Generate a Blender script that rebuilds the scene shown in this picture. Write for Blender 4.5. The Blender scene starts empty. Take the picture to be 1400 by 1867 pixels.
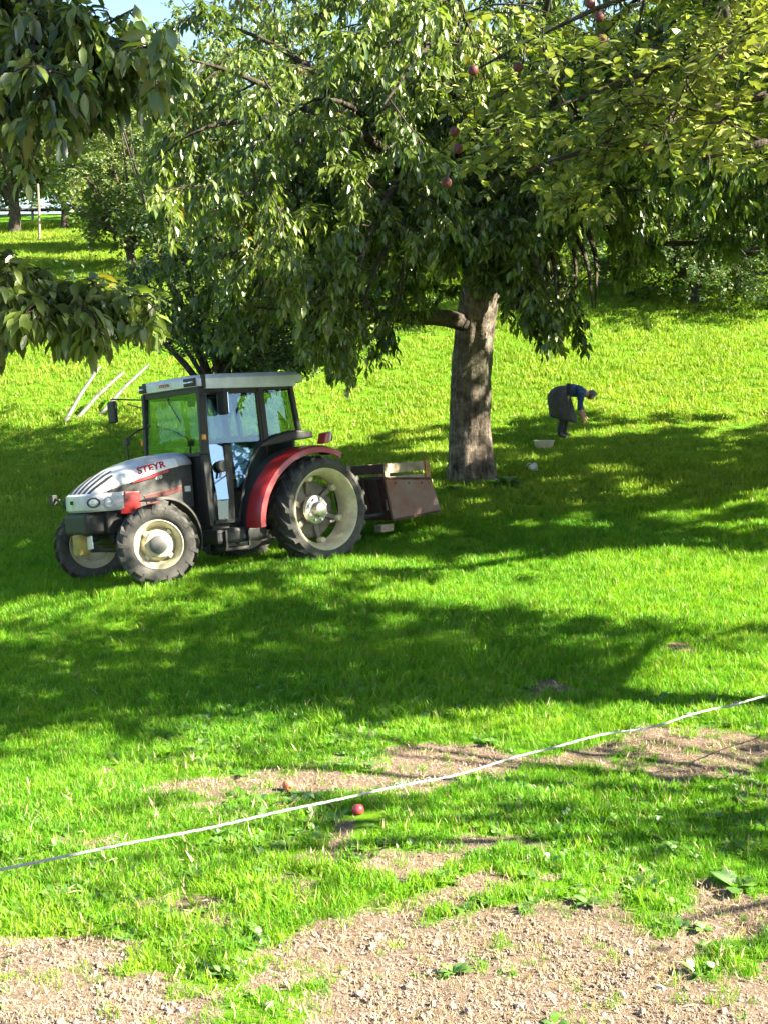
import bpy, bmesh, math, random
import numpy as np
from mathutils import Vector, Matrix, Euler
R = math.radians
sc = bpy.context.scene
C = sc.collection

# ------------------------------------------------------------------ camera, sky, sun, exposure
F_PX, W_PX, H_PX, HORIZON = 2500.0, 1400.0, 1867.0, 640.0      # photograph's own pixels
PITCH = math.atan((H_PX / 2 - HORIZON) / F_PX)
cam_d = bpy.data.cameras.new('camera'); cam = bpy.data.objects.new('camera', cam_d); C.objects.link(cam)
cam_d.sensor_fit = 'HORIZONTAL'; cam_d.sensor_width = 36.0; cam_d.lens = 36.0 * F_PX / W_PX
cam_d.clip_start = 0.1; cam_d.clip_end = 3000
cam.location = (0, 0, 0); cam.rotation_euler = (R(90) - PITCH, 0, 0)
sc.camera = cam

SUN_DIR = Vector((0.78, -0.21, 0.60)).normalized()             # towards the sun
elev = math.asin(SUN_DIR.z); azim = math.atan2(SUN_DIR.x, SUN_DIR.y)
world = bpy.data.worlds.new('World'); sc.world = world; world.use_nodes = True
wn = world.node_tree; wn.nodes.clear()
sky = wn.nodes.new('ShaderNodeTexSky'); sky.sky_type = 'NISHITA'; sky.sun_disc = False
sky.sun_elevation = elev; sky.sun_rotation = azim; sky.air_density = 1.0; sky.dust_density = 0.6; sky.ozone_density = 1.5
bg = wn.nodes.new('ShaderNodeBackground'); bg.inputs[1].default_value = 0.05
wo = wn.nodes.new('ShaderNodeOutputWorld')
wn.links.new(sky.outputs[0], bg.inputs[0]); wn.links.new(bg.outputs[0], wo.inputs[0])
sun_d = bpy.data.lights.new('sun', 'SUN'); sun_d.energy = 5.0; sun_d.angle = R(0.55); sun_d.color = (1.0, 0.91, 0.72)
sun = bpy.data.objects.new('sun', sun_d); C.objects.link(sun)
sun.rotation_euler = SUN_DIR.to_track_quat('Z', 'Y').to_euler(); sun.location = (30, -8, 25)
sc.view_settings.view_transform = 'Standard'; sc.view_settings.look = 'None'
sc.view_settings.exposure = 2.75; sc.view_settings.gamma = 1.0; sc.view_settings.use_curve_mapping = False
sc.cycles.max_bounces = 4; sc.cycles.diffuse_bounces = 2; sc.cycles.glossy_bounces = 2
sc.cycles.transmission_bounces = 2; sc.cycles.use_adaptive_sampling = True; sc.cycles.adaptive_threshold = .035; sc.cycles.transparent_max_bounces = 8
sc.cycles.use_denoising = True
sc.cycles.sample_clamp_indirect = 6

# ------------------------------------------------------------------ helpers
cP, sP = math.cos(PITCH), math.sin(PITCH)
def at(px, row, Y):                       # where a line of sight meets the vertical sheet at distance Y
    u = (px - W_PX / 2) / F_PX; v = (H_PX / 2 - row) / F_PX
    dy = cP + v * sP; dz = -sP + v * cP
    t = Y / dy
    return np.array([u * t, Y, dz * t])
def topix(P):
    P = np.atleast_2d(P); d = P[:, 1] * cP - P[:, 2] * sP; u = P[:, 1] * sP + P[:, 2] * cP
    d = np.where(np.abs(d) < 1e-3, 1e-3, d)
    return W_PX / 2 + F_PX * P[:, 0] / d, H_PX / 2 - F_PX * u / d, d

def _hash(ix, iy, seed):
    n = (ix.astype(np.int64) * 374761393 + iy.astype(np.int64) * 668265263 + seed * 982451653) & 0xffffffff
    n = ((n ^ (n >> 13)) * 1274126177) & 0xffffffff
    n = n ^ (n >> 16)
    return (n & 0xffff) / 65535.0
def vnoise(x, y, seed=0):
    x = np.asarray(x, float); y = np.asarray(y, float)
    ix = np.floor(x); iy = np.floor(y); fx = x - ix; fy = y - iy
    fx = fx * fx * (3 - 2 * fx); fy = fy * fy * (3 - 2 * fy)
    a = _hash(ix, iy, seed); b = _hash(ix + 1, iy, seed); c = _hash(ix, iy + 1, seed); d = _hash(ix + 1, iy + 1, seed)
    return (a + (b - a) * fx) * (1 - fy) + (c + (d - c) * fx) * fy
def fbm(x, y, seed=0, o=4):
    s = 0; a = .5; t = 0
    for k in range(o):
        s = s + a * vnoise(np.asarray(x) * 2 ** k, np.asarray(y) * 2 ** k, seed + k); t += a; a *= .5
    return s / t

def fast_mesh(name, V, faces_by_n, smooth=False, attrs=None):
    """V (n,3); faces_by_n: list of (m,k) int arrays"""
    me = bpy.data.meshes.new(name)
    me.vertices.add(len(V)); me.vertices.foreach_set('co', np.asarray(V, np.float32).ravel())
    loops = np.concatenate([f.ravel() for f in faces_by_n]).astype(np.int32)
    tot = np.concatenate([np.full(len(f), f.shape[1]) for f in faces_by_n]).astype(np.int32)
    start = np.concatenate([[0], np.cumsum(tot)[:-1]]).astype(np.int32)
    me.loops.add(len(loops)); me.loops.foreach_set('vertex_index', loops)
    me.polygons.add(len(tot)); me.polygons.foreach_set('loop_start', start); me.polygons.foreach_set('loop_total', tot)
    if smooth: me.polygons.foreach_set('use_smooth', np.ones(len(tot), bool))
    for k, v in (attrs or {}).items():
        a = me.attributes.new(k, 'FLOAT', 'POINT'); a.data.foreach_set('value', np.asarray(v, np.float32))
    me.update(); me.validate()
    return me
def link(name, me, mat=None, parent=None):
    o = bpy.data.objects.new(name, me); C.objects.link(o)
    if mat is not None and me is not None and len(me.materials) == 0: me.materials.append(mat)
    if parent is not None: o.parent = parent
    return o
def tag(o, label=None, cat=None, group=None, kind=None):
    if label: o['label'] = label
    if cat: o['category'] = cat
    if group: o['group'] = group
    if kind: o['kind'] = kind
    return o
def empty(name, loc=(0, 0, 0)):
    e = bpy.data.objects.new(name, None); C.objects.link(e); e.location = loc; e.empty_display_size = .2
    return e

class MB:
    """collects simple solids, then becomes ONE mesh object"""
    def __init__(s): s.v = []; s.f = []
    def add(s, V, Fc):
        o = len(s.v); s.v += [tuple(map(float, p)) for p in V]; s.f += [tuple(i + o for i in f) for f in Fc]; return s
    def box(s, a, b):
        x0, y0, z0 = a; x1, y1, z1 = b
        V = [(x0, y0, z0), (x1, y0, z0), (x1, y1, z0), (x0, y1, z0), (x0, y0, z1), (x1, y0, z1), (x1, y1, z1), (x0, y1, z1)]
        return s.add(V, [(3, 2, 1, 0), (4, 5, 6, 7), (0, 1, 5, 4), (1, 2, 6, 5), (2, 3, 7, 6), (3, 0, 4, 7)])
    def hexa(s, V): return s.add(V, [(3, 2, 1, 0), (4, 5, 6, 7), (0, 1, 5, 4), (1, 2, 6, 5), (2, 3, 7, 6), (3, 0, 4, 7)])
    def tube(s, path, rad, n=8, cap=True):
        P = [Vector(p) for p in path]
        if not hasattr(rad, '__len__'): rad = [rad] * len(P)
        V = []; Fc = []; prev = None
        for i, p in enumerate(P):
            t = (P[min(i + 1, len(P) - 1)] - P[max(i - 1, 0)]).normalized()
            if prev is None:
                a = Vector((0, 0, 1)) if abs(t.z) < .9 else Vector((1, 0, 0)); u = t.cross(a).normalized()
            else: u = (prev - t * prev.dot(t)).normalized()
            prev = u; w = t.cross(u)
            for k in range(n):
                an = 2 * math.pi * k / n; V.append(p + (u * math.cos(an) + w * math.sin(an)) * rad[i])
        for i in range(len(P) - 1):
            for k in range(n):
                k2 = (k + 1) % n; Fc.append((i * n + k, i * n + k2, (i + 1) * n + k2, (i + 1) * n + k))
        if cap: Fc.append(tuple(range(n))[::-1]); Fc.append(tuple((len(P) - 1) * n + k for k in range(n)))
        return s.add(V, Fc)
    def bar(s, p, q, a, b, up=(0, 0, 1)):       # square bar p->q, a across, b along 'up'
        p = Vector(p); q = Vector(q); t = (q - p).normalized(); up = Vector(up); x = t.cross(up).normalized() * a / 2; z = x.cross(t).normalized() * b / 2
        return s.hexa([p - x - z, q - x - z, q + x - z, p + x - z, p - x + z, q - x + z, q + x + z, p + x + z])
    def prism(s, poly, y0, y1, ax='y'):        # polygon in xz pushed along y (or xy along z)
        n = len(poly)
        if ax == 'y': V = [(p[0], y0, p[1]) for p in poly] + [(p[0], y1, p[1]) for p in poly]
        else: V = [(p[0], p[1], y0) for p in poly] + [(p[0], p[1], y1) for p in poly]
        return s.add(V, [tuple(range(n)), tuple(range(2 * n - 1, n - 1, -1))] + [(i, i + n, (i + 1) % n + n, (i + 1) % n) for i in range(n)])
    def lathe(s, prof, n=48, cy=0, cx=0, cz=0, close=True):   # prof: (radius, y) about the y axis
        m = len(prof); V = []; Fc = []
        for k in range(n):
            a = 2 * math.pi * k / n
            for r, y in prof: V.append((cx + r * math.cos(a), cy + y, cz + r * math.sin(a)))
        for k in range(n):
            k2 = (k + 1) % n
            for j in range(m if close else m - 1):
                j2 = (j + 1) % m; Fc.append((k * m + j, k * m + j2, k2 * m + j2, k2 * m + j))
        return s.add(V, Fc)
    def loft(s, sections, closed=True, caps=True):
        n = len(sections[0]); V = [p for q in sections for p in q]; Fc = []
        for i in range(len(sections) - 1):
            for k in range(n if closed else n - 1):
                k2 = (k + 1) % n; Fc.append((i * n + k, i * n + k2, (i + 1) * n + k2, (i + 1) * n + k))
        if caps and closed: Fc.append(tuple(range(n))[::-1]); Fc.append(tuple((len(sections) - 1) * n + k for k in range(n)))
        return s.add(V, Fc)
    def build(s, name, mat, parent=None, bevel=0, smooth=None, seg=2, sub=0):
        me = bpy.data.meshes.new(name); me.from_pydata(s.v, [], s.f)
        bm = bmesh.new(); bm.from_mesh(me)
        bmesh.ops.remove_doubles(bm, verts=bm.verts, dist=1e-6)
        bmesh.ops.recalc_face_normals(bm, faces=bm.faces); bm.to_mesh(me); bm.free()
        o = link(name, me, mat, parent)
        if bevel:
            m = o.modifiers.new('bevel', 'BEVEL'); m.width = bevel; m.segments = seg; m.limit_method = 'ANGLE'; m.angle_limit = R(35)
        if sub:
            m = o.modifiers.new('sub', 'SUBSURF'); m.levels = sub; m.render_levels = sub
        if smooth is not None:
            me.polygons.foreach_set('use_smooth', np.ones(len(me.polygons), bool))
            if smooth < 180:
                try: me.set_sharp_from_angle(angle=R(smooth))
                except Exception: pass
        return o

# ------------------------------------------------------------------ materials
class NT:
    def __init__(s, m): m.use_nodes = True; s.t = m.node_tree; s.t.nodes.clear(); s.m = m
    def n(s, typ, **kw):
        x = s.t.nodes.new('ShaderNode' + typ)
        for k, v in kw.items():
            if k.startswith('i_'):
                key = k[2:]; key = int(key) if key.isdigit() else key
                if hasattr(v, 'links') and hasattr(v, 'is_output'): s.t.links.new(v, x.inputs[key])
                else: x.inputs[key].default_value = v
            else: setattr(x, k, v)
        return x
    def L(s, a, b): s.t.links.new(a, b)
    def out(s, sh): o = s.n('OutputMaterial'); s.L(sh, o.inputs[0]); return s.m
    def noise(s, scale, detail=4, coord=None, rough=.55):
        x = s.n('TexNoise'); x.inputs['Scale'].default_value = scale; x.inputs['Detail'].default_value = detail; x.inputs['Roughness'].default_value = rough
        if coord is not None: s.L(coord, x.inputs['Vector'])
        return x.outputs['Fac']
    def ramp(s, fac, stops):
        r = s.n('ValToRGB'); s.L(fac, r.inputs[0]); e = r.color_ramp.elements
        while len(e) < len(stops): e.new(.5)
        for k, (p, c) in enumerate(stops):
            e[k].position = p; e[k].color = (*c, 1) if hasattr(c, '__len__') else (c, c, c, 1)
        return r.outputs[0]
    def mix(s, fac, a, b, blend='MIX'):
        m = s.n('Mix', data_type='RGBA', blend_type=blend)
        for key, v in ((0, fac), (6, a), (7, b)):
            if hasattr(v, 'is_output'): s.L(v, m.inputs[key])
            elif key == 0: m.inputs[0].default_value = v
            else: m.inputs[key].default_value = (*v, 1)
        return m.outputs[2]
    def math(s, op, a, b=0.0, clamp=False):
        m = s.n('Math', operation=op, use_clamp=clamp)
        for k, v in ((0, a), (1, b)):
            if hasattr(v, 'is_output'): s.L(v, m.inputs[k])
            else: m.inputs[k].default_value = v
        return m.outputs[0]
    def bump(s, h, strength=.4, dist=.02):
        b = s.n('Bump'); b.inputs['Strength'].default_value = strength; b.inputs['Distance'].default_value = dist
        s.L(h, b.inputs['Height']); return b.outputs[0]

def mat_basic(name, col, rough=.5, metal=0, dirt=None, dirt_amt=.5, dscale=9, bump=0, bscale=40, coat=0):
    m = bpy.data.materials.new(name); t = NT(m)
    co = t.n('TexCoord').outputs['Object']
    p = t.n('BsdfPrincipled'); p.inputs['Metallic'].default_value = metal
    nf = t.noise(dscale, 6, co, .65)
    lo = t.ramp(nf, [(.35, 0.0), (.68, dirt_amt)])
    dcol = dirt or tuple(c * .6 for c in col)
    t.L(t.mix(lo, col, dcol), p.inputs['Base Color'])
    rr = t.math('MULTIPLY_ADD', nf, .25); rr.node.inputs[2].default_value = rough - .1; t.L(rr, p.inputs['Roughness'])
    if coat: p.inputs['Coat Weight'].default_value = coat; p.inputs['Coat Roughness'].default_value = .12
    if bump: t.L(t.bump(t.noise(bscale, 5, co), bump, .01), p.inputs['Normal'])
    return t.out(p.outputs[0])

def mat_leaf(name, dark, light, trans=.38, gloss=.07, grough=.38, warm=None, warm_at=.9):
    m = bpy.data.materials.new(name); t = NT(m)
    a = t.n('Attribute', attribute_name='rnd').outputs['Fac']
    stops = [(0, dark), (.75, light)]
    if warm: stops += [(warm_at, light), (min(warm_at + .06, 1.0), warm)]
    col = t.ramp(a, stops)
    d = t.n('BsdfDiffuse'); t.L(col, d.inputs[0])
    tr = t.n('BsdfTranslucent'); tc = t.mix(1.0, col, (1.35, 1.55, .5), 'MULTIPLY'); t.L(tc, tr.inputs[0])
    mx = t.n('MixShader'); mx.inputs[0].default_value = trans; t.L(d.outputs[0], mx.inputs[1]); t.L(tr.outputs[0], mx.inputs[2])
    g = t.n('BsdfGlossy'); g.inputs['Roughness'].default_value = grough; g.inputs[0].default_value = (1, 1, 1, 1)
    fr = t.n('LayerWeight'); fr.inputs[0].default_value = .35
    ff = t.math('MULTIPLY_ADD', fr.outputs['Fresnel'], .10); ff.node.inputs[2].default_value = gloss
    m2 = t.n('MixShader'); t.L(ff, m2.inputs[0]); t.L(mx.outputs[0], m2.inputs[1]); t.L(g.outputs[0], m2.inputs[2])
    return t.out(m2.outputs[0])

def mat_grass(name, cols, dry=(.32, .27, .12), dryness=.12, trans=.4):
    m = bpy.data.materials.new(name); t = NT(m)
    rnd = t.n('ObjectInfo').outputs['Random']
    pos = t.n('NewGeometry').outputs['Position']
    nz = t.noise(.55, 4, pos); nz2 = t.noise(2.7, 3, pos)
    f = t.math('ADD', t.math('MULTIPLY', rnd, .35), t.math('ADD', t.math('MULTIPLY', nz, .8), t.math('MULTIPLY', nz2, .5)))
    f = t.math('MULTIPLY_ADD', f, 1.15); f.node.inputs[2].default_value = -.42
    col = t.ramp(f, [(.1, cols[0]), (.5, cols[1]), (.95, cols[2])])
    a = t.n('Attribute', attribute_name='rnd').outputs['Fac']
    isdry = t.math('LESS_THAN', a, dryness)
    col = t.mix(isdry, col, dry)
    d = t.n('BsdfDiffuse'); t.L(col, d.inputs[0])
    tr = t.n('BsdfTranslucent'); t.L(t.mix(1.0, col, (1.35, 1.45, .5), 'MULTIPLY'), tr.inputs[0])
    mx = t.n('MixShader'); mx.inputs[0].default_value = trans; t.L(d.outputs[0], mx.inputs[1]); t.L(tr.outputs[0], mx.inputs[2])
    g = t.n('BsdfGlossy'); g.inputs['Roughness'].default_value = .4
    m2 = t.n('MixShader'); m2.inputs[0].default_value = .012; t.L(mx.outputs[0], m2.inputs[1]); t.L(g.outputs[0], m2.inputs[2])
    return t.out(m2.outputs[0])

def mat_bark(name, c0, c1, c2, scale=1.0):
    m = bpy.data.materials.new(name); t = NT(m)
    co = t.n('TexCoord').outputs['Object']
    mp = t.n('Mapping'); mp.inputs['Scale'].default_value = (15 * scale, 15 * scale, 3.0 * scale); t.L(co, mp.inputs[0])
    m2_ = t.n('Mapping'); m2_.inputs['Scale'].default_value = (5 * scale, 5 * scale, 7 * scale); t.L(co, m2_.inputs[0])
    nz = t.noise(1.0, 9, mp.outputs[0], .72); nb_ = t.noise(1.0, 6, m2_.outputs[0], .7); big = t.noise(1.1 * scale, 3, co)
    h = t.math('ADD', t.math('MULTIPLY', nz, .6), t.math('MULTIPLY', nb_, .65))
    col = t.ramp(h, [(.48, c0), (.63, c1), (.82, c2)])
    col = t.mix(t.ramp(big, [(.52, 0.0), (.68, .55)]), col, (.085, .095, .045))
    p = t.n('BsdfPrincipled'); t.L(col, p.inputs['Base Color']); p.inputs['Roughness'].default_value = .92
    p.inputs['Specular IOR Level'].default_value = .15
    t.L(t.bump(h, 1.0, .09), p.inputs['Normal'])
    return t.out(p.outputs[0])

def mat_glass(name, tint, refl, rough=.01):
    m = bpy.data.materials.new(name); t = NT(m)
    tr = t.n('BsdfTransparent'); tr.inputs[0].default_value = (*tint, 1)
    g = t.n('BsdfGlossy'); g.inputs['Roughness'].default_value = rough; g.inputs[0].default_value = (.55, .76, 1, 1)
    fr = t.n('LayerWeight'); fr.inputs[0].default_value = .5
    f = t.math('ADD', t.math('MULTIPLY', t.math('POWER', fr.outputs['Facing'], 4.0), .7), refl + .04, True)
    mx = t.n('MixShader'); t.L(f, mx.inputs[0]); t.L(tr.outputs[0], mx.inputs[1]); t.L(g.outputs[0], mx.inputs[2])
    return t.out(mx.outputs[0])

M = {}
M['cherry_leaf'] = mat_leaf('cherry_leaf', (.014, .046, .010), (.165, .220, .040), .36, .034, .36, (.22, .15, .03), .955)
M['apple_leaf'] = mat_leaf('apple_leaf', (.045, .085, .015), (.27, .29, .075), .32, .02, .45, (.26, .17, .03), .94)
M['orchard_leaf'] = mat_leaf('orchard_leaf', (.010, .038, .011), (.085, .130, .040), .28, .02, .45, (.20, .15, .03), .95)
M['far_leaf'] = mat_leaf('far_leaf', (.032, .075, .018), (.20, .245, .085), .34, .012, .5, (.26, .18, .05), .93)
M['rust_leaf'] = mat_leaf('rust_leaf', (.11, .055, .022), (.25, .15, .06), .4, .03, .5)
M['bark'] = mat_bark('bark', (.026, .021, .017), (.13, .107, .085), (.33, .285, .235))
M['bark_dark'] = mat_bark('bark_dark', (.02, .017, .014), (.07, .058, .046), (.15, .13, .10), 1.4)
M['wood_old'] = mat_basic('wood_old', (.36, .29, .20), .85, dirt=(.12, .09, .06), dirt_amt=.8, dscale=6, bump=.4, bscale=30)
M['wood_grey'] = mat_basic('wood_grey', (.22, .22, .21), .9, dirt=(.11, .105, .095), dirt_amt=.8, dscale=7, bump=.3)
M['wood_sunlit'] = mat_basic('wood_sunlit', (.42, .22, .08), .8, dirt=(.14, .07, .03), dirt_amt=.7, dscale=8, bump=.3)  # sunlight on the crate's rear end put into the wood colour
M['silver'] = mat_basic('silver_paint', (.50, .53, .56), .30, 0, dirt=(.30, .30, .28), dirt_amt=.7, dscale=7, coat=.4)
M['white_paint'] = mat_basic('white_paint', (.60, .63, .65), .4, 0, dirt=(.33, .36, .35), dirt_amt=.7, dscale=4, coat=.2)
M['black_metal'] = mat_basic('black_metal', (.014, .014, .014), .6, 0, dirt=(.04, .036, .03), dirt_amt=.7, dscale=12)
M['black_plastic'] = mat_basic('black_plastic', (.010, .011, .012), .6, 0, dirt=(.03, .03, .027), dirt_amt=.6, dscale=8)
M['grey_mesh'] = mat_basic('grey_mesh', (.035, .037, .037), .6, 0, dirt=(.09, .085, .075), dirt_amt=.6, dscale=20, bump=.6, bscale=260)
M['red_paint'] = mat_basic('red_paint', (.36, .012, .014), .35, 0, dirt=(.20, .03, .025), dirt_amt=.6, dscale=6, coat=.4)
M['red_dark'] = mat_basic('red_dark', (.10, .008, .008), .5, 0, dirt=(.04, .012, .01), dirt_amt=.8, dscale=12)
M['tyre'] = mat_basic('tyre', (.026, .026, .026), .85, 0, dirt=(.13, .12, .105), dirt_amt=.7, dscale=4.5, bump=.3, bscale=60)
M['rim'] = mat_basic('rim_cream', (.60, .54, .36), .38, 0, dirt=(.28, .24, .15), dirt_amt=.7, dscale=6, coat=.2)
M['rim_shaded'] = mat_basic('rim_shaded', (.15, .135, .10), .5, 0, dirt=(.05, .045, .035), dirt_amt=.8, dscale=7)  # rim tone with the shade of the deep wheel centre put into it
M['steel'] = mat_basic('steel', (.62, .62, .60), .35, .8, dirt=(.25, .22, .19), dirt_amt=.6, dscale=9)
M['rust'] = mat_basic('rusty_sheet', (.19, .082, .05), .7, .1, dirt=(.23, .20, .18), dirt_amt=.75, dscale=3.2, bump=.2, bscale=30)
M['rust_dark'] = mat_basic('rust_dark', (.085, .035, .024), .8, 0, dirt=(.035, .018, .014), dirt_amt=.8, dscale=6, bump=.3)
M['amber'] = mat_basic('amber', (.75, .26, .02), .3)
M['lamp'] = mat_basic('lamp_glass', (.75, .78, .80), .12, .3, dirt=(.5, .55, .58), dirt_amt=.4)
M['red_lamp'] = mat_basic('red_lamp', (.5, .015, .012), .25)
M['glass'] = mat_glass('cab_glass', (.66, .73, .71), .03)
M['glass_door'] = mat_glass('door_glass', (.40, .55, .52), .26)
M['rope'] = mat_basic('white_rope', (.32, .33, .35), .85, 0, dirt=(.15, .15, .15), dirt_amt=.7, dscale=30, bump=.3, bscale=120)
M['decal_red'] = mat_basic('decal_red', (.42, .012, .018), .4)
M['decal_white'] = mat_basic('decal_white', (.78, .79, .79), .35, coat=.3)
M['mirror_glass'] = mat_basic('mirror_glass', (.55, .6, .65), .05, 1)
M['apple'] = mat_basic('apple_skin_shaded', (.065, .010, .012), .6, 0, dirt=(.09, .025, .016), dirt_amt=.7, dscale=14, coat=.05)  # hanging apples: shade of the crown put into the skin colour
M['apple_fallen'] = mat_basic('apple_skin_red', (.46, .03, .05), .4, 0, dirt=(.52, .12, .08), dirt_amt=.6, dscale=14, coat=.2)
M['apple_pale'] = mat_basic('apple_skin_pale', (.42, .07, .05), .4, 0, dirt=(.52, .30, .12), dirt_amt=.9, dscale=16, coat=.2)
M['skin'] = mat_basic('skin', (.42, .24, .16), .55, dirt=(.36, .18, .12), dirt_amt=.4)
M['shirt'] = mat_basic('blue_shirt', (.024, .065, .15), .85, dirt=(.012, .03, .08), dirt_amt=.6, bump=.3, bscale=50)
M['skirt'] = mat_basic('grey_smock', (.060, .062, .063), .9, dirt=(.034, .035, .036), dirt_amt=.7, bump=.3, bscale=40)
M['trousers'] = mat_basic('dark_trousers', (.035, .042, .05), .9, dirt=(.02, .025, .03), dirt_amt=.6)
M['hair'] = mat_basic('grey_hair', (.13, .11, .10), .7, dirt=(.07, .055, .05), dirt_amt=.7, dscale=40)
M['dark_cloth'] = mat_basic('dark_cloth', (.02, .022, .028), .9)
M['plastic_cream'] = mat_basic('cream_plastic', (.62, .56, .42), .5, dirt=(.45, .38, .26), dirt_amt=.6)
M['white_plastic'] = mat_basic('white_plastic', (.75, .75, .72), .45, dirt=(.5, .5, .45), dirt_amt=.4)
M['stone'] = mat_basic('pale_stone', (.50, .46, .41), .9, dirt=(.28, .25, .21), dirt_amt=.8, dscale=8, bump=.5, bscale=25)
M['clod'] = mat_basic('gravel_clod', (.30, .24, .20), .95, dirt=(.115, .087, .07), dirt_amt=.8, dscale=1.5, bump=.5, bscale=30)
M['straw'] = mat_grass('straw', [(.30, .225, .15), (.40, .31, .21), (.50, .41, .30)], dry=(.5, .40, .27), dryness=.3, trans=.25)
M['lawn'] = mat_grass('lawn_blades', [(.050, .190, .014), (.125, .300, .018), (.260, .400, .024)], dryness=.07)
M['hill'] = mat_grass('hill_blades', [(.105, .210, .018), (.185, .285, .028), (.300, .345, .055)], dry=(.34, .34, .07), dryness=.06)
M['weed'] = mat_leaf('weed_leaf', (.045, .15, .008), (.11, .24, .014), .4, .015, .5)

# ------------------------------------------------------------------ the lie of the land
_py = np.array([-60, 0, 6, 9.3, 12.7, 15.3, 17.3, 20, 22, 24, 26, 28, 30, 36, 40, 58, 75, 100, 160, 600.])
_pz = np.array([-3.3, -3.1, -3.05, -3.0, -2.92, -2.72, -2.55, -2.3, -2.08, -1.95, -1.85, -1.4, -.8, .95, 1.9, 5, 7.6, 9.6, 11, 12.])
_ys = np.arange(-60, 600, .25); _zs = np.interp(_ys, _py, _pz)
_k = np.exp(-.5 * (np.arange(-12, 13) / 4.0) ** 2); _k /= _k.sum()
_zs = np.convolve(np.pad(_zs, 12, mode='edge'), _k, 'valid')
TR_T = np.array([-1.3385, 17.2548, -2.6454]); TR_YAW, TR_PITCH, TR_ROLL = 3.8873, .0053, .1046
TR_M = Matrix.Translation(TR_T) @ (Matrix.Rotation(TR_YAW, 4, 'Z') @ Matrix.Rotation(TR_PITCH, 4, 'Y') @ Matrix.Rotation(TR_ROLL, 4, 'X'))
_n = (TR_M.to_3x3() @ Vector((0, 0, 1))); _pc = TR_M @ Vector((1.0, 0, 0))
def zbase(x, y):
    s = np.interp(y, [0, 9, 15, 22, 26, 32, 60, 100], [.015, .02, .05, .055, .04, .03, .02, 0])
    return np.interp(y, _ys, _zs) + s * np.clip(x, -25, 25)
def zg(x, y):
    x = np.asarray(x, float); y = np.asarray(y, float)
    z = zbase(x, y) + (fbm(x * .35, y * .35, 3, 3) - .5) * .16
    pl = _pc.z - (_n.x * (x - _pc.x) + _n.y * (y - _pc.y)) / _n.z
    w = np.exp(-(((x - _pc.x) ** 2 + (y - _pc.y) ** 2) / 2.4 ** 2) ** 2)
    z = z * (1 - w) + (pl + .015) * w
    return z + (fbm(x * 3.1, y * 3.1, 9, 2) - .5) * .03

# bare-earth / gravel patches where they lie in the field (row, px turned into ground positions once)
_patch = []
def patch(px, row, rx, ry, amt=1.0):
    Y = F_PX * 3.0 / (row - HORIZON); X = (px - 700) / F_PX * Y
    _patch.append((X, Y, rx / F_PX * Y, ry / (row - HORIZON) * Y, amt))
for a in [(560, 1455, 380, 28), (900, 1415, 330, 22), (1300, 1400, 170, 55), (1010, 1285, 90, 14), (1235, 1240, 40, 12), (330, 1445, 180, 16), (720, 1434, 300, 15, .95), (1080, 1400, 200, 16, .95),
          (760, 1590, 330, 24, .8), (600, 1560, 50, 34, .8), (560, 1640, 110, 14, .7), (300, 1680, 150, 22, .8), (120, 1530, 110, 18, .7), (1250, 1440, 120, 40), (60, 1770, 190, 60), (720, 1740, 330, 70), (1130, 1770, 330, 90),
          (900, 1650, 140, 30), (1350, 1720, 170, 60), (1050, 1620, 50, 10), (700, 1360, 40, 10), (160, 1420, 40, 8)]: patch(*a)
def soil(x, y):
    x = np.asarray(x, float); y = np.asarray(y, float); s = np.zeros_like(x + y)
    wx = (fbm(x * 1.7, y * 1.7, 21, 4) - .5); wy = (fbm(x * 1.7, y * 1.7, 31, 4) - .5)
    for (X, Y, rx, ry, a) in _patch:
        d = ((x + wx * .55 - X) / rx) ** 2 + ((y + wy * .9 - Y) / ry) ** 2
        s = np.maximum(s, a * np.clip(1.12 - d, 0, 1))
    edge = np.clip((6.86 + .18 * np.sin(x * 2.1) + wx * 2.2 + wy * 1.2 - y) * 1.6, 0, 1)
    s = np.maximum(s, edge)
    n = fbm(x * 6.5, y * 6.5, 41, 3)
    return np.clip(s * 1.25 - np.clip(.66 - n, 0, 1) * 1.5, 0, 1)

# ground sheet: fine in front of the camera, coarse to the horizon
xs = np.unique(np.concatenate([np.arange(-9, 9.01, .12), np.sign(np.linspace(-1, 1, 161)) * (9 + 640 * np.abs(np.linspace(-1, 1, 161)) ** 3)]))
ysl = np.unique(np.concatenate([np.arange(5.2, 16, .085), np.arange(16, 40, .22), 40 + 800 * np.linspace(0, 1, 70) ** 2.2, 5.2 - 120 * np.linspace(0, 1, 24) ** 2]))
GX, GY = np.meshgrid(xs, ysl)
GZ = zg(GX.ravel(), GY.ravel()); GS = np.where(GY.ravel() < 17, soil(GX.ravel(), GY.ravel()), 0)
near = np.exp(-((GY.ravel() - 8) / 4.5) ** 2)
GZ = GZ - GS * .018 * near + (fbm(GX.ravel() * 14, GY.ravel() * 14, 77, 2) - .5) * .03 * GS
nx, ny = len(xs), len(ysl)
ii = (np.arange(ny - 1)[:, None] * nx + np.arange(nx - 1)[None]).ravel()
me = fast_mesh('ground', np.stack([GX.ravel(), GY.ravel(), GZ], 1), [np.stack([ii, ii + 1, ii + nx + 1, ii + nx], 1)], True, {'soil': GS})
gm = bpy.data.materials.new('meadow_ground'); t = NT(gm)
pos = t.n('NewGeometry').outputs['Position']
n1 = t.noise(.5, 5, pos); n2 = t.noise(3.5, 5, pos); n3 = t.noise(42, 6, pos, .7); n4 = t.noise(160, 3, pos)
gcol = t.ramp(t.math('ADD', t.math('MULTIPLY', n1, .55), t.math('MULTIPLY', n2, .5)), [(.3, (.045, .140, .005)), (.55, (.090, .220, .007)), (.75, (.16, .26, .014))])
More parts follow.
